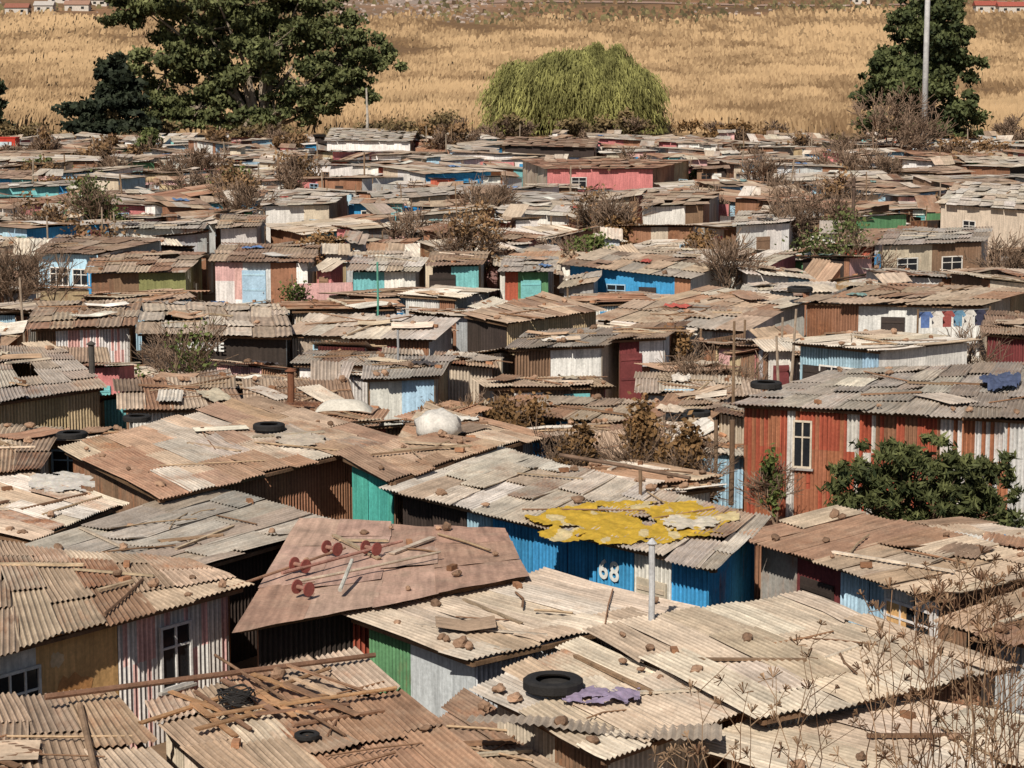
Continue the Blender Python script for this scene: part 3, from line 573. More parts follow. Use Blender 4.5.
BL=[(876,186,226,105,105,'grey-brown bare tree beside the floodlight mast',6),(805,270,125,100,90,'large bare brown tree left of the power pole',7),(12,345,92,125,85,'bare brown bush at the left edge',9),(232,228,160,60,55,'dry olive bush in the far rows, left',5),
 (185,395,70,90,60,'spindly bush with pale green leaves beside the lettered shack',4),(585,290,110,60,44,'dry straw-coloured bush near the green and red shack',7),(430,150,270,30,50,'brown scrub behind the last row, left of the willow',6),(740,150,270,30,60,'brown scrub behind the last row, right of the willow',6),
 (320,290,112,60,44,'brown bush right of the pale-doored striped shack',6),(1000,300,104,80,60,'thin bare bush at the right edge',5),(700,280,118,50,40,'rusty brown bush in the middle distance',6),(480,205,180,38,40,'small bare bush in the far rows, centre',5),
 (135,215,175,44,40,'small bare bush in the far rows, left',5),(700,200,190,30,30,'small green bush in the far rows, right of centre',5),(500,420,62,36,60,'brown creeper mass beside the white bundle',7),(450,420,62,38,60,'brown creeper mass left of centre',7),(570,455,55,46,50,'dead brown bush behind the blue shack roof',7),(640,455,55,58,40,'rust-coloured dead bush left of the rust-red shack',7),(690,470,54,54,40,'tangled dead bush against the rust-red shack',7),(680,355,75,30,30,'brown bush right of the maroon-doored shack',6),(545,365,74,26,26,'small brown bush in front of the small white-walled shack',6),(775,500,54,54,24,'green creeper climbing the rust-red wall by its window',4),(970,360,72,50,30,'thin bare sapling beside the dark maroon shack',3),(615,262,125,48,44,'bare bush with straw leaves, centre distance',5),(60,215,170,38,44,'grey bush at far left in the far rows',5),
 (290,330,95,50,30,'thin green sapling right of the lettered shack',3),(300,340,90,44,44,'grey-brown bare bush left of centre behind the rust-striped roof',5),(770,240,150,60,70,'second bare tree further left of the power pole',6)]
for i,(px,py,Y,h,w,lb,st) in enumerate(BL):
    g_='green' in lb or 'olive' in lb
    bare('bare_tree' if 'tree' in lb else 'dry_bush',px,py,Y,h,w,lb,'tree' if 'tree' in lb else 'bush',stems=st,seed=20+i,depth=4 if 'tree' in lb else 3,split=4 if 'tree' in lb else 5,leaf=0 if 'bare' in lb and 'straw' not in lb else (450 if 'spindly' in lb or 'sapling' in lb or 'creeper climbing' in lb else 2200),lc=((.05,.07,.018),(.17,.20,.06)) if g_ else ((.09,.05,.02),(.28,.16,.07)))
WD=['first']+ORD[1:]
for i in range(26):
    px=20+i*39+R.uniform(-14,14); Y=R.uniform(258,285); bare('scrub_bush',px,150,Y,R.uniform(14,40),R.uniform(24,50),f"brown scrub bush along the reeds at the settlement's far edge, {WD[i]} from the left",'bush',stems=6,seed=200+i,leaf=900 if R.random()<.7 else 0,lc=((.08,.06,.03),(.24,.17,.08))) 
i=0
for (ph,r_),l in scatter(60,56,250,10).items():
    for j,(d_,x,Y,px,py) in enumerate(sorted(l)):
        i+=1; s=Y/F; gr=R.random()<.25; lf=R.choice([0,0,500,1300]); bare('dry_bush',px,py,Y,R.uniform(2.6,5)/s,R.uniform(2,4.4)/s,f"{'green' if gr and lf else 'bare brown' if not lf else 'dry brown'} bush poking up between roofs, {ORD[j]} {r_} the {ph}",'bush',stems=5,seed=500+i,leaf=lf,lc=((.04,.055,.018),(.15,.17,.06)) if gr else ((.10,.06,.03),(.30,.18,.09)),grp='bushes between the shacks')
# green bush on the right
b=Vector(((925-512)*51.5/F,51.5,0)); root=empty('leafy_bush',b); tag(root,'large dark green leafy bush in front of the rust-red shack','bush')
s=51.5/F; cl=[]
for (cx,cy,rx,ry) in [(865,466,32,18),(900,456,40,16),(945,462,42,16),(982,478,32,22),(880,490,46,24),(930,490,52,30),(975,515,42,26),(910,520,40,24),(856,482,24,20),(990,532,30,18),(1002,500,20,22),(940,518,44,22),(870,505,34,18),(965,482,42,24)]:
    q=PY(cx,cy,51.5+R.uniform(-.6,.6)); 
    for _ in range(18): cl.append((q.x+R.gauss(0,.6)*rx*s,q.y+R.gauss(0,.5)*rx*s,q.z+R.gauss(0,.6)*ry*s,rx*s*R.uniform(.12,.34),rx*s*.3,ry*s*R.uniform(.18,.4)))
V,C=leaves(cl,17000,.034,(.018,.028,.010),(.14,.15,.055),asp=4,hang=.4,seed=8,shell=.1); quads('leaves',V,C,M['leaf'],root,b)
mb=MB()
for cc in cl[::6]: mb.tube([b,b.lerp(Vector(cc[:3]),.5)+Vector((0,.1,.2)),Vector(cc[:3])],[.05,.03,.012],(.16,.11,.07),5)
mb.build('stems',M['wood'],root,b)
# ---------------- foreground weeds
def weed(px,Y,tipy,seed,label,group):
    rr=random.Random(seed); b=PY(px,790,Y); b.z=T(b.x,Y)-.05; top=PY(px+rr.uniform(-45,45),tipy,Y); root=empty('dry_weed',b); tag(root,label,'weed',group)
    segs=[]; pts=[b]; n=7; cc=np.array(rr.choice([(.28,.17,.10),(.36,.24,.15),(.18,.10,.06)]))
    for i in range(1,n+1):
        q=b.lerp(top,i/n)+Vector((rr.gauss(0,.025),rr.gauss(0,.02),0)); segs.append((tuple(pts[-1]),tuple(q),.0055*(1-.6*i/n),.0055*(1-.6*(i+1)/n))); pts.append(q)
    L=(top-b).length
    def umbel(p,d,r):
        for _ in range(11):
            e=(d*.8+Vector((rr.gauss(0,.6),rr.gauss(0,.6),rr.gauss(0,.6)))).normalized()*r; segs.append((tuple(p),tuple(p+e*1.05),.0015,.0032))
    for i in range(3,n+1):
        for _ in range(rr.randint(0,2)):
            p=pts[i].lerp(pts[i-1],rr.random()); d=Vector((rr.choice((-1,1))*rr.uniform(.3,1),rr.gauss(0,.4),rr.uniform(.5,1.2))).normalized(); l=L*rr.uniform(.06,.2)
            q=p+d*l; segs.append((tuple(p),tuple(q),.0028,.0016)); 
            if rr.random()<.7: umbel(q,d,rr.uniform(.025,.045))
            if rr.random()<.4:
                d2=(d+Vector((rr.gauss(0,.6),0,rr.gauss(0,.4)))).normalized(); q2=p.lerp(q,.5)+d2*l*.5; segs.append((tuple(p.lerp(q,.5)),tuple(q2),.002,.0013))
    umbel(top,Vector((0,0,1)),.055)
    V=segq(segs,seed); quads('stalk',V,cc*NR.uniform(.5,1.2,(len(V),1)),M['twig'],root,b)
W=[]
for i in range(58):
    px=R.choice([R.uniform(660,1040),R.uniform(820,1040),R.uniform(900,1040),R.uniform(900,1040)]); ty=np.interp(px,[650,720,800,880,950,1030],[725,680,645,600,565,565])+abs(R.gauss(0,50)); W.append((px,R.uniform(10.5,13.2),min(755,ty)))
W.sort()
for i,(px,Y,ty) in enumerate(W): weed(px,Y,ty,400+i,f"tall dry weed with star-shaped seed heads, {'leftmost' if i==0 else ORD[i]} {'' if i==0 else 'from the left '}in the foreground",'tall dry weeds in the bottom right foreground')
# ---------------- clutter on roofs
import bmesh
def rock(seed,sx,sy,sz,box=False):
    bm=bmesh.new()
    if box: bmesh.ops.create_cube(bm,size=1); bmesh.ops.bevel(bm,geom=bm.edges[:],offset=.06,segments=1)
    else: bmesh.ops.create_icosphere(bm,subdivisions=2,radius=.5)
    for v in bm.verts:
        k=1+.5*noise.noise(v.co*2.4+Vector((seed*7,0,0))) if not box else 1+.05*noise.noise(v.co*5+Vector((seed,0,0)))
        v.co=Vector((v.co.x*sx*k,v.co.y*sy*k,(v.co.z*k+.42)*sz))
    me=bpy.data.meshes.new('stone'); bm.to_mesh(me); bm.free(); return me
STN=[rock(i,.25,.18,.14) for i in range(6)]; BRK=[rock(i,.22,.11,.09,True) for i in range(2)]
for m in STN: m.materials.append(M['stone'])
for m in BRK: m.materials.append(M['brick']); m.name='brick'
ITEMS={}
def put(kind,S,o): ITEMS.setdefault((kind,id(S)),[S,[]])[1].append(o)
def rpt(S,u,v): return bil(S['q'],u,v)+UP*.075
cnt=dict(stone=0,brick=0,plank=0,sheet=0,stick=0,rag=0)
def plank_mesh(L,w,h,c):
    mb=MB(); mb.box(Vector((0,0,0)),(Vector((1,0,0)),Vector((0,1,0)),UP),(-L/2,L/2),(-w/2,w/2),(0,h),jit(c,.25)); 
    for k,(x,y,z) in enumerate(mb.v): mb.v[k]=(x+R.uniform(-.03,.03),y+R.uniform(-.01,.01),z)
    return mb
def lay(o,S,u,v,ang,dz=0):
    a=rpt(S,u,v); q=S['q']; n=(q[1]-q[0]).cross(q[3]-q[0]).normalized()
    if n.z<0: n=-n
    o.location=a+UP*dz; o.rotation_euler=(UP.rotation_difference(n).to_matrix()@Matrix.Rotation(ang,3,'Z')).to_euler()
for S in sorted(SHACKS+SHEDS,key=lambda s:s['dist']):
    d=S['dist']; ns=8 if d<60 else 4 if d<85 else 2 if d<125 else 0
    if S in SHEDS: ns=min(ns,1)
    for _ in range(R.randint(max(0,ns-2),ns)):
        if cnt['stone']<295:
            o=bpy.data.objects.new('stone',R.choice(STN)); col.objects.link(o); lay(o,S,R.uniform(.06,.94),R.choice([R.uniform(.05,.95),.06,.92]),R.uniform(0,6)); k=R.uniform(.45,1.2); o.scale=(k,k,k*R.uniform(.8,1.4)); put('stone',S,o); cnt['stone']+=1
    for _ in range(R.randint(0,2) if d<90 else R.randint(0,1)):
        if cnt['brick']<180:
            o=bpy.data.objects.new('brick',R.choice(BRK)); col.objects.link(o); lay(o,S,R.uniform(.06,.94),R.uniform(.05,.95),R.uniform(0,6)); put('brick',S,o); cnt['brick']+=1
    if S in SHEDS and d>90: continue
    for _ in range(R.randint(1,3) if d<90 else R.randint(0,2)):
        if cnt['plank']<270:
            o=plank_mesh(R.uniform(.8,2.6)*(1 if d<90 else 1.2),R.uniform(.05,.15),R.uniform(.025,.05),R.choice([(.36,.24,.15),(.26,.15,.09),(.48,.36,.24),(.56,.46,.35)])).build('plank',M['wood']); lay(o,S,R.uniform(.25,.75),R.uniform(.2,.8),R.uniform(-1.2,1.2),.015); put('plank',S,o); cnt['plank']+=1
    for _ in range(R.randint(1,5) if d<95 else R.randint(0,1)):
        if cnt['stick']<240:
            mb=MB(); L=R.uniform(.7,2.6); mb.tube([Vector((-L/2,0,.02)),Vector((0,R.uniform(-.08,.08),.03)),Vector((L/2,0,.02))],R.uniform(.012,.03),jit(R.choice([(.22,.13,.08),(.42,.3,.19),(.3,.17,.1)]),.2),5); o=mb.build('stick',M['wood']); lay(o,S,R.uniform(.2,.8),R.uniform(.2,.8),R.uniform(-1.5,1.5),.015); put('stick',S,o); cnt['stick']+=1
    for _ in range(R.randint(0,2) if d>42 else R.randint(0,1)):
        if cnt['sheet']<295:
            w=R.uniform(.5,1.0);L=R.uniform(.8,1.9)*(1 if d<120 else 1.5); cc=jit(R.choice(PAL['mix']+[(.66,.6,.5),(.72,.68,.6)]),.1,R.uniform(-.1,.2)); mb=MB(); n=int(w/.1*4) if d<95 else 1
            vs=[];uv=[];cu=R.uniform(-.06,.12)*(1 if d<120 else 2)
            for j in range(3):
                for i in range(n+1): vs.append(((j/2-.5)*L,(i/n-.5)*w,.03+.018*math.sin(i*math.pi/2)+cu*abs(j-1)**2*R.uniform(.6,1))); uv.append((i/n*w+R.random()*.01+d,j*L/2))
            mb.add(vs,[(j*(n+1)+i,(j+1)*(n+1)+i,(j+1)*(n+1)+i+1,j*(n+1)+i+1) for j in range(2) for i in range(n)],cc,uv)
            o=mb.build('loose_sheet',M['metal']); lay(o,S,R.uniform(.2,.8),R.uniform(.2,.8),R.uniform(-1.5,1.5),.03); put('loose sheet',S,o); cnt['sheet']+=1
    if cnt['rag']<130 and d>52 and R.random()<.34:
        cc=R.choice([(.66,.6,.52),(.66,.6,.52),(.5,.42,.32),(.5,.42,.32)]+([(.12,.2,.36),(.42,.1,.08),(.2,.3,.28)] if d>75 else [])+[(.08,.07,.07)]); nm={(.66,.6,.52):'white',(.5,.42,.32):'tan',(.12,.2,.36):'blue',(.42,.1,.08):'red',(.08,.07,.07):'black',(.2,.3,.28):'greenish'}[cc]
        w=R.uniform(.5,1.2);l=R.uniform(.4,.9); mb=MB(); sd=R.random()*99; N=10; vs=[Vector(((i/N-.5)*w*(1+.3*noise.noise(Vector((j*.4,sd,0)))),(j/N-.5)*l*(1+.3*noise.noise(Vector((i*.4,sd,9)))),.02+.12*max(0,noise.noise(Vector((i*.45,j*.45,sd)))+.3))) for j in range(N+1) for i in range(N+1)]
        mb.add(vs,[(j*(N+1)+i,j*(N+1)+i+1,(j+1)*(N+1)+i+1,(j+1)*(N+1)+i) for j in range(N) for i in range(N)],jit(cc)); o=mb.build('rag',M['cloth'],smooth=True); lay(o,S,R.uniform(.15,.85),R.uniform(.15,.85),R.uniform(0,6),.02); put(nm+' rag',S,o); cnt['rag']+=1
def tyre(px,py,z,Rr,label):
    mb=MB(); nR=28; vs=[];w=Rr*.36
    prof=[(Rr*.58,-w*.8),(Rr*.75,-w),(Rr*.93,-w*.9),(Rr,-w*.6),(Rr,w*.6),(Rr*.93,w*.9),(Rr*.75,w),(Rr*.58,w*.8),(Rr*.62,w*.5),(Rr*.85,0),(Rr*.62,-w*.5)]
    n=len(prof)
    for i in range(nR):
        t=2*math.pi*i/nR
        for (r,h) in prof:
            rr=r*(1.015 if (i%2 and r>Rr*.95) else 1); vs.append((rr*math.cos(t),rr*math.sin(t),(h+w)*.6))
    mb.add(vs,[(i*n+k,((i+1)%nR)*n+k,((i+1)%nR)*n+(k+1)%n,i*n+(k+1)%n) for i in range(nR) for k in range(n)],(.02,.02,.02))
    o=mb.build('tyre',M['rubber'],smooth=False); o.location=P(px,py,z); tag(o,label,'tyre'); return o
tyre(553,690,2.33,.46,'big black tyre lying flat on the debris-covered roof, bottom centre')
tyre(269,430,2.53,.40,'black tyre alone on the rust-striped roof'); tyre(72,438,2.4,.38,'black tyre at the left beside the straw-coloured shack'); tyre(137,421,2.42,.36,'black tyre half hidden behind the rust-striped roof')
tyre(766,388,3.0,.42,'black tyre on the roof of the rust-red shack'); tyre(697,416,2.4,.36,'black tyre left of the rust-red shack roof'); tyre(307,738,2.36,.18,'small black wheel tyre on the plank-strewn roof'); tyre(676,420,2.4,.33,'faded tyre beside the one left of the rust-red shack')
tyre(800,292,2.5,.5,'dark tyre on the long white-walled shack roof'); 
for (k,_),(S,l) in ITEMS.items():
    l.sort(key=lambda o:proj(o.location)[0]); ph=S['phrase']
    for i,o in enumerate(l):
        lab=f"{k} on roof of {ph}" if len(l)==1 else f"{'leftmost' if i==0 else ORD[i]} {k} {'' if i==0 else 'from left '}on roof of {ph}"
        if len(lab.split())>16: lab=lab.replace('on roof of','on')
        tag(o,lab,k.split()[-1],f"{k}s on roof of {ph}")
# ---------------- specific things
def crumple(name,cx,cy,wpx,hpx,z,colr,label,cat,holes=.0,amp=.12,seed=0,col2=None,nx=40,ny=22,edge=.25,cr=1.):
    mb=MB(); vs=[]; b=P(cx,cy,z)
    for j in range(ny+1):
        for i in range(nx+1):
            u=i/nx-.5;v=j/ny-.5; p=P(cx+u*wpx,cy+v*hpx,z); k=noise.noise(Vector((p.x*1.6,p.y*1.6,seed)))+.6*noise.noise(Vector((p.x*5*cr,p.y*4*cr,seed)))+.3*noise.noise(Vector((p.x*11,p.y*9,seed))); vs.append((p.x,p.y,z+max(-.01,amp*(.35+k))))
    fs=[];cs=[]
    for j in range(ny):
        for i in range(nx):
            u=(i+.5)/nx*2-1;v=(j+.5)/ny*2-1; e=math.sqrt(u*u*.9+v*v)+edge*noise.noise(Vector((u*2.5,v*2.5,seed+3)))+edge*.25*noise.noise(Vector((u*7,v*4,seed+3))); h=noise.noise(Vector((u*3.2,v*1.6,seed+9)))
            if e<.95 and h>-1+holes: fs.append((j*(nx+1)+i,(j+1)*(nx+1)+i,(j+1)*(nx+1)+i+1,j*(nx+1)+i+1)); cs.append(jit(col2 if (col2 and noise.noise(Vector((u*4,v*2,seed+30)))>.28) else colr,.03))
    mb.add(vs,fs,cs); o=mb.build(name,M['cloth'],None,b,smooth=True); tag(o,label,cat); return o
crumple('tarpaulin',632,524,215,44,2.535,(.54,.345,.045),'torn mustard yellow tarpaulin spread over the bright blue shack roof','tarpaulin',holes=.68,amp=.07,seed=3,nx=130,ny=50,col2=(.60,.48,.26),edge=.5)
crumple('tarpaulin',690,523,60,14,2.57,(.60,.53,.42),'crumpled cream plastic sheet beside the yellow tarpaulin','tarpaulin',amp=.07,seed=5,edge=.4)
crumple('cloth',600,697,80,18,2.33,(.30,.24,.33),'crumpled lilac cloth beside the big tyre','cloth',amp=.1,seed=6,holes=.6,edge=.5)
crumple('cloth',1000,383,42,17,3.03,(.08,.10,.17),'crumpled dark blue cloth on the rust-red shack roof','cloth',amp=.2,seed=7)
crumple('cloth',300,440,50,14,2.5,(.5,.42,.33),'pale rag on the rust-striped roof','cloth',amp=.06,seed=9,edge=.5)
crumple('plastic_sheet',60,483,70,20,2.31,(.62,.57,.50),'white plastic sheet on the white-patched roof','plastic sheet',amp=.06,seed=12,edge=.5)
b=P(438,440,2.35); mb=MB(); vs=[]; n=20
for j in range(11):
    for i in range(n):
        th=math.pi*j/10; ph=2*math.pi*i/n; d=Vector((math.sin(th)*math.cos(ph),math.sin(th)*math.sin(ph),math.cos(th))); k=1+.22*noise.noise(d*2.2+Vector((4,0,0)))+.14*noise.noise(d*5); vs.append(b+Vector((d.x*.58*k,d.y*.5*k,.36+d.z*.4*k)))
mb.add(vs,[(j*n+i,j*n+(i+1)%n,(j+1)*n+(i+1)%n,(j+1)*n+i) for j in range(10) for i in range(n)],(.62,.58,.52)); tag(mb.build('plastic_bundle',M['cloth'],None,b,smooth=True),'white plastic-wrapped bundle on the brown roof near the centre','bundle')
b=P(344,412,2.4); mb=MB(); vs=[]
for j in range(7):
    for i in range(15):
        u=i/14*2-1;v=j/6*2-1; vs.append(b+Vector((u*.75,v*.45,.05+.3*(1-u**4)*(1-v*v*.8))))
mb.add(vs,[(j*15+i,j*15+i+1,(j+1)*15+i+1,(j+1)*15+i) for j in range(6) for i in range(14)],(.62,.57,.48)); o=mb.build('car_bonnet',M['paint'],None,b,smooth=True); tag(o,'cream curved car bonnet lying on a roof left of the white bundle','car bonnet')
def pipe(px,pt,pb,z,r,label,cc=(.5,.5,.5),cap=True,name='chimney_pipe',cat='chimney'):
    b=P(px,pb,z); t=PY(px,pt,b.y); root=empty(name,b); tag(root,label,cat); mb=MB(); mb.tube([b,b+Vector((.01,0,(t.z-b.z)*.5)),Vector((b.x,b.y,t.z))],r,cc,10); mb.build('pipe',M['paint'],root,b)
    if cap: mb=MB(); mb.tube([Vector((b.x,b.y,t.z+.0)),Vector((b.x,b.y,t.z+.03)),Vector((b.x,b.y,t.z+.12))],[r*1.15,r*1.7,r*.2],cc,10); mb.build('cap',M['paint'],root,b)
pipe(651,545,636,2.1,.055,'tall white chimney pipe in front of the bright blue shack',(.5,.5,.5))
pipe(291,372,402,2.3,.1,'rusty chimney pipe behind the rust-striped roof',(.2,.08,.04)); pipe(92,345,378,2.4,.09,'dark chimney pipe on the straw-coloured shack',(.08,.07,.06))
pipe(640,470,500,2.4,.04,'thin post behind the blue shack roof',(.2,.13,.08),False,'post','post'); pipe(378,262,335,1.5,.04,'thin green post left of the centre',(.1,.3,.22),False,'post','post'); pipe(398,330,368,2.2,.035,'thin grey post near the white-and-sky-blue shack',(.3,.3,.3),False,'post','post')
pipe(731,420,505,.5,.07,'wooden corner post left of the rust-red wall',(.16,.1,.06),False,'post','post'); pipe(715,420,495,1,.05,'thin wooden post left of the corner post',(.2,.13,.08),False,'post','post')
def pole(p0,p1,r,cc,label,name='pole',cat='pole'):
    mb=MB(); mid=p0.lerp(p1,.5); mb.tube([p0,mid+UP*R.uniform(-.02,.02),p1],[r,r*.95,r*.85],cc,8); tag(mb.build(name,M['wood'],None,mid),label,cat)
pole(P(282,573,2.55),P(402,541,2.55),.035,(.42,.22,.17),'long pinkish pole on the red-brown roof, rearmost'); pole(P(295,582,2.53),P(440,552,2.53),.03,(.5,.4,.3),'pale thin pole on the red-brown roof')
pole(P(230,588,2.5),P(345,548,2.5),.03,(.35,.2,.13),'brown pole at the left side of the red-brown roof'); pole(P(45,697,2.5),P(375,655,2.42),.05,(.2,.11,.07),'long dark timber beam below the pink corrugated wall','beam','beam')
pole(P(215,655,2.5),P(345,735,2.4),.025,(.22,.13,.08),'thin stick crossing the plank-strewn roof'); pole(P(80,705,2.35),P(95,770,2.35),.05,(.3,.2,.13),'short log on the bottom-left roof'); pole(P(560,455,2.6),P(690,478,2.6),.05,(.2,.13,.09),'dark pole along the back of the blue shack roof')
pole(P(245,700,2.4),P(330,668,2.4),.035,(.3,.18,.1),'brown pole beside the wire coil'); pole(P(340,590,2.5),P(352,560,2.8),.04,(.5,.48,.42),'white bent pipe standing out of the clutter on the red-brown roof')
for i,(px,py) in enumerate([(300,565),(332,548),(371,548),(303,588)]):
    b=P(px,py,2.56); root=empty('spool',b); tag(root,['rusty red spool at the left of the poles on the red-brown roof','small red spool between poles on the red-brown roof','red spool at the right end of the poles','dark spool near the front of the red-brown roof'][i],'spool')
    d=Vector((.75,-.65,0)).normalized(); mb=MB(); mb.tube([b-d*.14,b+d*.14],.04,(.30,.16,.12),10); mb.build('core',M['wood'],root,b)
    for s_ in (-1,1): mb=MB(); mb.tube([b+d*.14*s_,b+d*.165*s_],.13,(.27,.075,.06),16); mb.build('flange',M['paint'],root,b)
b=P(236,703,2.45); mb=MB(); rr=.24
for k in range(14):
    ph=R.uniform(0,6); mb.tube([b+Vector((rr*(1+.2*math.sin(ph*3+k))*math.cos(t/16*2*math.pi),rr*.8*math.sin(t/16*2*math.pi+R.uniform(-.05,.05)),.03+.012*k+.05*math.sin(t/16*4*math.pi+ph))) for t in range(17)],.012,(.03,.025,.02),5,False)
tag(mb.build('wire_coil',M['rubber'],None,b),'tangled black wire coil on the plank-strewn roof','wire coil')
for i in range(17):
    px=195+i*9; py=np.interp(px,[170,340],[702,668])+R.uniform(8,40); o=plank_mesh(R.uniform(.9,2.2),R.uniform(.05,.13),.03,R.choice([(.44,.25,.13),(.28,.16,.1),(.48,.34,.22)])).build('plank',M['wood']); o.location=P(px,py,2.35+.006*i); o.rotation_euler=(0,R.uniform(-.02,.02),R.uniform(2.0,2.5) if i%4 else R.uniform(0,1)); tag(o,f"old plank on the plank-strewn roof near the wire coil, {'leftmost' if i==0 else ORD[i]+' from left'}",'plank','planks near the wire coil on the plank-strewn roof')
q=[P(465,722,2.3),P(722,742,2.35),P(722,722,2.35),P(470,712,2.3)]; b=q[0].lerp(q[2],.5); mb=MB(); vs=[];uv=[]
for j in range(4*30+1):
    for i in range(4): p=bil(q,j/120,i/3); vs.append(p+UP*(.02*math.sin(j*math.pi/2)+.04*math.sin(j*.06)-.02*i)); uv.append((j*.04,i*.4))
mb.add(vs,[(j*4+i,(j+1)*4+i,(j+1)*4+i+1,j*4+i+1) for j in range(120) for i in range(3)],(.44,.36,.28,-.05),uv); tag(mb.build('loose_sheet',M['metal'],None,b),'long pale corrugated sheet lying along the front of the big-tyre roof','sheet')
lp0=PY(918,312,80);lp1=PY(990,309,82); root=empty('washing_line',(lp0.x,lp0.y,0)); tag(root,'washing line strung beside the long white-walled shack','washing line'); mb=MB(); mb.tube([lp0,lp1],.012,(.3,.3,.3),4); mb.build('line',M['wood'],root,root.location)
for q in (lp0,lp1): mb=MB(); mb.tube([Vector((q.x,q.y,0)),q+UP*.1],.04,(.2,.13,.08),6); mb.build('post',M['wood'],root,root.location)
for i,cc in enumerate([(.1,.16,.34),(.62,.58,.52),(.3,.08,.07),(.14,.27,.38),(.64,.6,.54),(.05,.05,.08)]):
    p=lp0.lerp(lp1,.1+.15*i); mb=MB(); w=.36; vs=[]
    for (u,v) in [(-.5,0),(.5,0),(.85,-.3),(.6,-.42),(.45,-.3),(.45,-1),(-.45,-1),(-.45,-.3),(-.6,-.42),(-.85,-.3)]: vs.append(p+Vector((u*w,-.02+.03*math.sin(u*5+v*6),v*.6)))
    mb.add(vs,[(0,9,8,7),(0,7,4,1),(1,4,3,2),(7,6,5,4)],cc); tag(mb.build('shirt',M['cloth'],None,p),['blue','white','dark red','light blue','off-white','black'][i]+' shirt hanging on the washing line','shirt')
b=P(923,166,0); root=empty('floodlight_mast',b); tag(root,'tall pale grey floodlight mast in front of the evergreen','mast'); mb=MB(); mb.tube([b,b+UP*16,b+UP*32],[.34,.28,.2],(.58,.57,.56),14); mb.build('pole',M['paint'],root,b,True)
mb=MB(); mb.tube([b+Vector((1.1*math.cos(t/12*6.2832),1.1*math.sin(t/12*6.2832),31.6)) for t in range(13)],.07,(.4,.4,.42),6); mb.build('ring',M['paint'],root,b)
for k in range(6): t=k/6*6.2832; mb=MB(); o=b+Vector((1.3*math.cos(t),1.3*math.sin(t),31.4)); mb.box(o,(Vector((math.cos(t),math.sin(t),0)),Vector((-math.sin(t),math.cos(t),0)),UP),(-.15,.15),(-.3,.3),(-.2,.2),(.3,.3,.3)); mb.build('floodlight',M['paint'],root,b)
b=PY(852,275,122); b.z=0; root=empty('power_pole',b); tag(root,'thin dark wooden power pole right of the large bare tree','pole'); t=PY(852,178,122); mb=MB(); mb.tube([b,Vector((b.x,b.y,t.z))],[.12,.08],(.12,.08,.06),8); mb.build('pole',M['wood'],root,b); mb=MB(); mb.box(Vector((b.x,b.y,t.z-.4)),(Vector((1,0,0)),Vector((0,1,0)),UP),(-.6,.6),(-.16,-.09),(-.05,.05),(.12,.08,.06)); mb.build('crossarm',M['wood'],root,b)
for k,(px,py,t_) in enumerate([(367,152,88),(702,282,228)]):
    Y=[270,118][k]; b=PY(px,py,Y); b.z=0; t=PY(px,t_,Y); mb=MB(); mb.tube([b,Vector((b.x+.1,b.y,t.z*.5)),Vector((b.x,b.y,t.z))],[.22,.17,.1],(.45,.4,.34),7); tag(mb.build('pole',M['wood'],None,b),['pale pole right of the tall gum tree','pale thin pole in the middle distance right of centre'][k],'pole')
def booth(px,pyt,pyb,w,cn,label):
    b=P(px,pyb+6,0); z1=PY(px,pyt,b.y).z; root=empty('cubicle',b); tag(root,label,'cubicle'); ax=(Vector((1,0,0)),Vector((0,1,0)),UP); mb=MB(); mb.box(b,ax,(-w/2,w/2),(-w/2,w/2),(0,z1),jit(WC[cn])); mb.build('body',M['paint'],root,b)
    mb=MB(); mb.box(b,ax,(-w/2-.06,w/2+.06),(-w/2-.06,w/2+.06),(z1+.002,z1+.1),jit(WC[cn])); mb.build('roof',M['paint'],root,b); mb=MB(); mb.box(b,ax,(-w*.32,w*.32),(-w/2-.04,-w/2-.004),(.1,z1*.85),(.5,.6,.65)); mb.build('door',M['paint'],root,b)
WC['bblue']=(.02,.25,.6); WC['bred']=(.5,.04,.02)
booth(825,151,166,1.5,'bblue','bright blue cubicle in the far rows near the evergreen'); booth(8,138,155,2.2,'bred','bright red cubicle at the left edge in the far rows'); booth(412,208,225,1.4,'bblue','blue cubicle in the far rows left of centre')
booth(518,278,295,.9,'bred','small bright red cubicle beside the green and red shack')
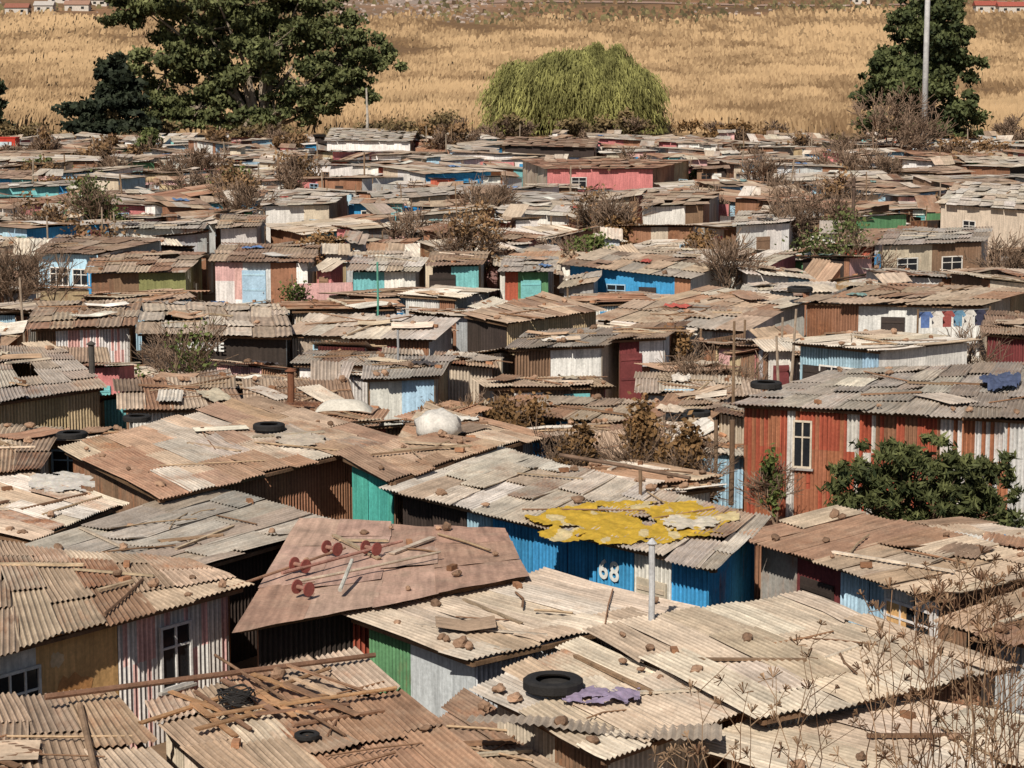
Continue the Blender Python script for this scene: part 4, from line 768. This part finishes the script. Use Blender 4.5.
def far_house(px,py,w,rc,label):
    p=hit(px,py); z=T(p.x,p.y); root=empty('far_house',(p.x,p.y,z)); tag(root,label,'house','houses on the far hillside'); b=Vector((p.x,p.y,z)); ax=(Vector((1,0,0)),Vector((0,1,0)),UP)
    mb=MB(); mb.box(b,ax,(-w/2,w/2),(-4,4),(-2,3.2),(.6,.54,.47)); mb.build('wall',M['paint'],root,b); mb=MB(); X=w/2+.5; vs=[b+Vector(v) for v in ((-X,-4.6,3.2),(X,-4.6,3.2),(X,4.6,3.2),(-X,4.6,3.2),(-X,0,5.6),(X,0,5.6))]; mb.add(vs,[(0,1,5,4),(2,3,4,5),(0,4,3),(1,2,5)],rc); mb.build('roof',M['paint'],root,b)
    for k in (-.25,.25): mb=MB(); mb.box(b,ax,(w*k-.8,w*k+.8),(-4.08,-4.01),(.9,2.2),(.03,.03,.03)); mb.build('window',M['glass'],root,b)
for i,(px,py,w,rc,lb) in enumerate([(18,14,12,(.3,.12,.08),'far left red-roofed house at the top edge'),(45,12,10,(.5,.45,.4),'pale roofed far house second from the top left corner'),(78,11,13,(.35,.2,.14),'brown roofed far house left of the gum tree'),(100,6,9,(.5,.4,.35),'small pale far house nearest the gum tree'),(985,12,11,(.35,.09,.06),'red-roofed far house left of the pair at top right'),(1010,13,13,(.38,.1,.07),'red-roofed far house in the top right corner'),(860,4,10,(.5,.45,.4),'pale far house left of the evergreen top'),(60,3,12,(.4,.3,.25),'upper far house in the top left corner')]): far_house(px,py,w,rc,lb)
# ---------------- light & camera
w=bpy.data.worlds.new('World'); bpy.context.scene.world=w; w.use_nodes=True; nt=w.node_tree; sk=nt.nodes.new('ShaderNodeTexSky'); sk.sky_type='NISHITA'; sk.sun_disc=False
sv=Vector((-.22,-.70,.68)).normalized(); sk.sun_elevation=math.asin(sv.z); sk.sun_rotation=math.atan2(sv.x,sv.y); nt.links.new(sk.outputs[0],nt.nodes['Background'].inputs[0]); nt.nodes['Background'].inputs[1].default_value=.055
ld=bpy.data.lights.new('sun','SUN'); ld.energy=5.0; ld.angle=math.radians(.5); ld.color=(1,.935,.84); lo=bpy.data.objects.new('sun',ld); col.objects.link(lo); lo.rotation_euler=sv.to_track_quat('Z','Y').to_euler()
cd=bpy.data.cameras.new('camera'); cd.sensor_width=36; cd.lens=36*F/1024; cd.clip_end=6000; cd.clip_start=.5; co=bpy.data.objects.new('camera',cd); col.objects.link(co); co.location=(0,0,H); co.rotation_euler=(math.pi/2-PT,0,0); bpy.context.scene.camera=co
scn=bpy.context.scene; scn.view_settings.view_transform='Standard'; scn.view_settings.look='None'; scn.view_settings.exposure=0
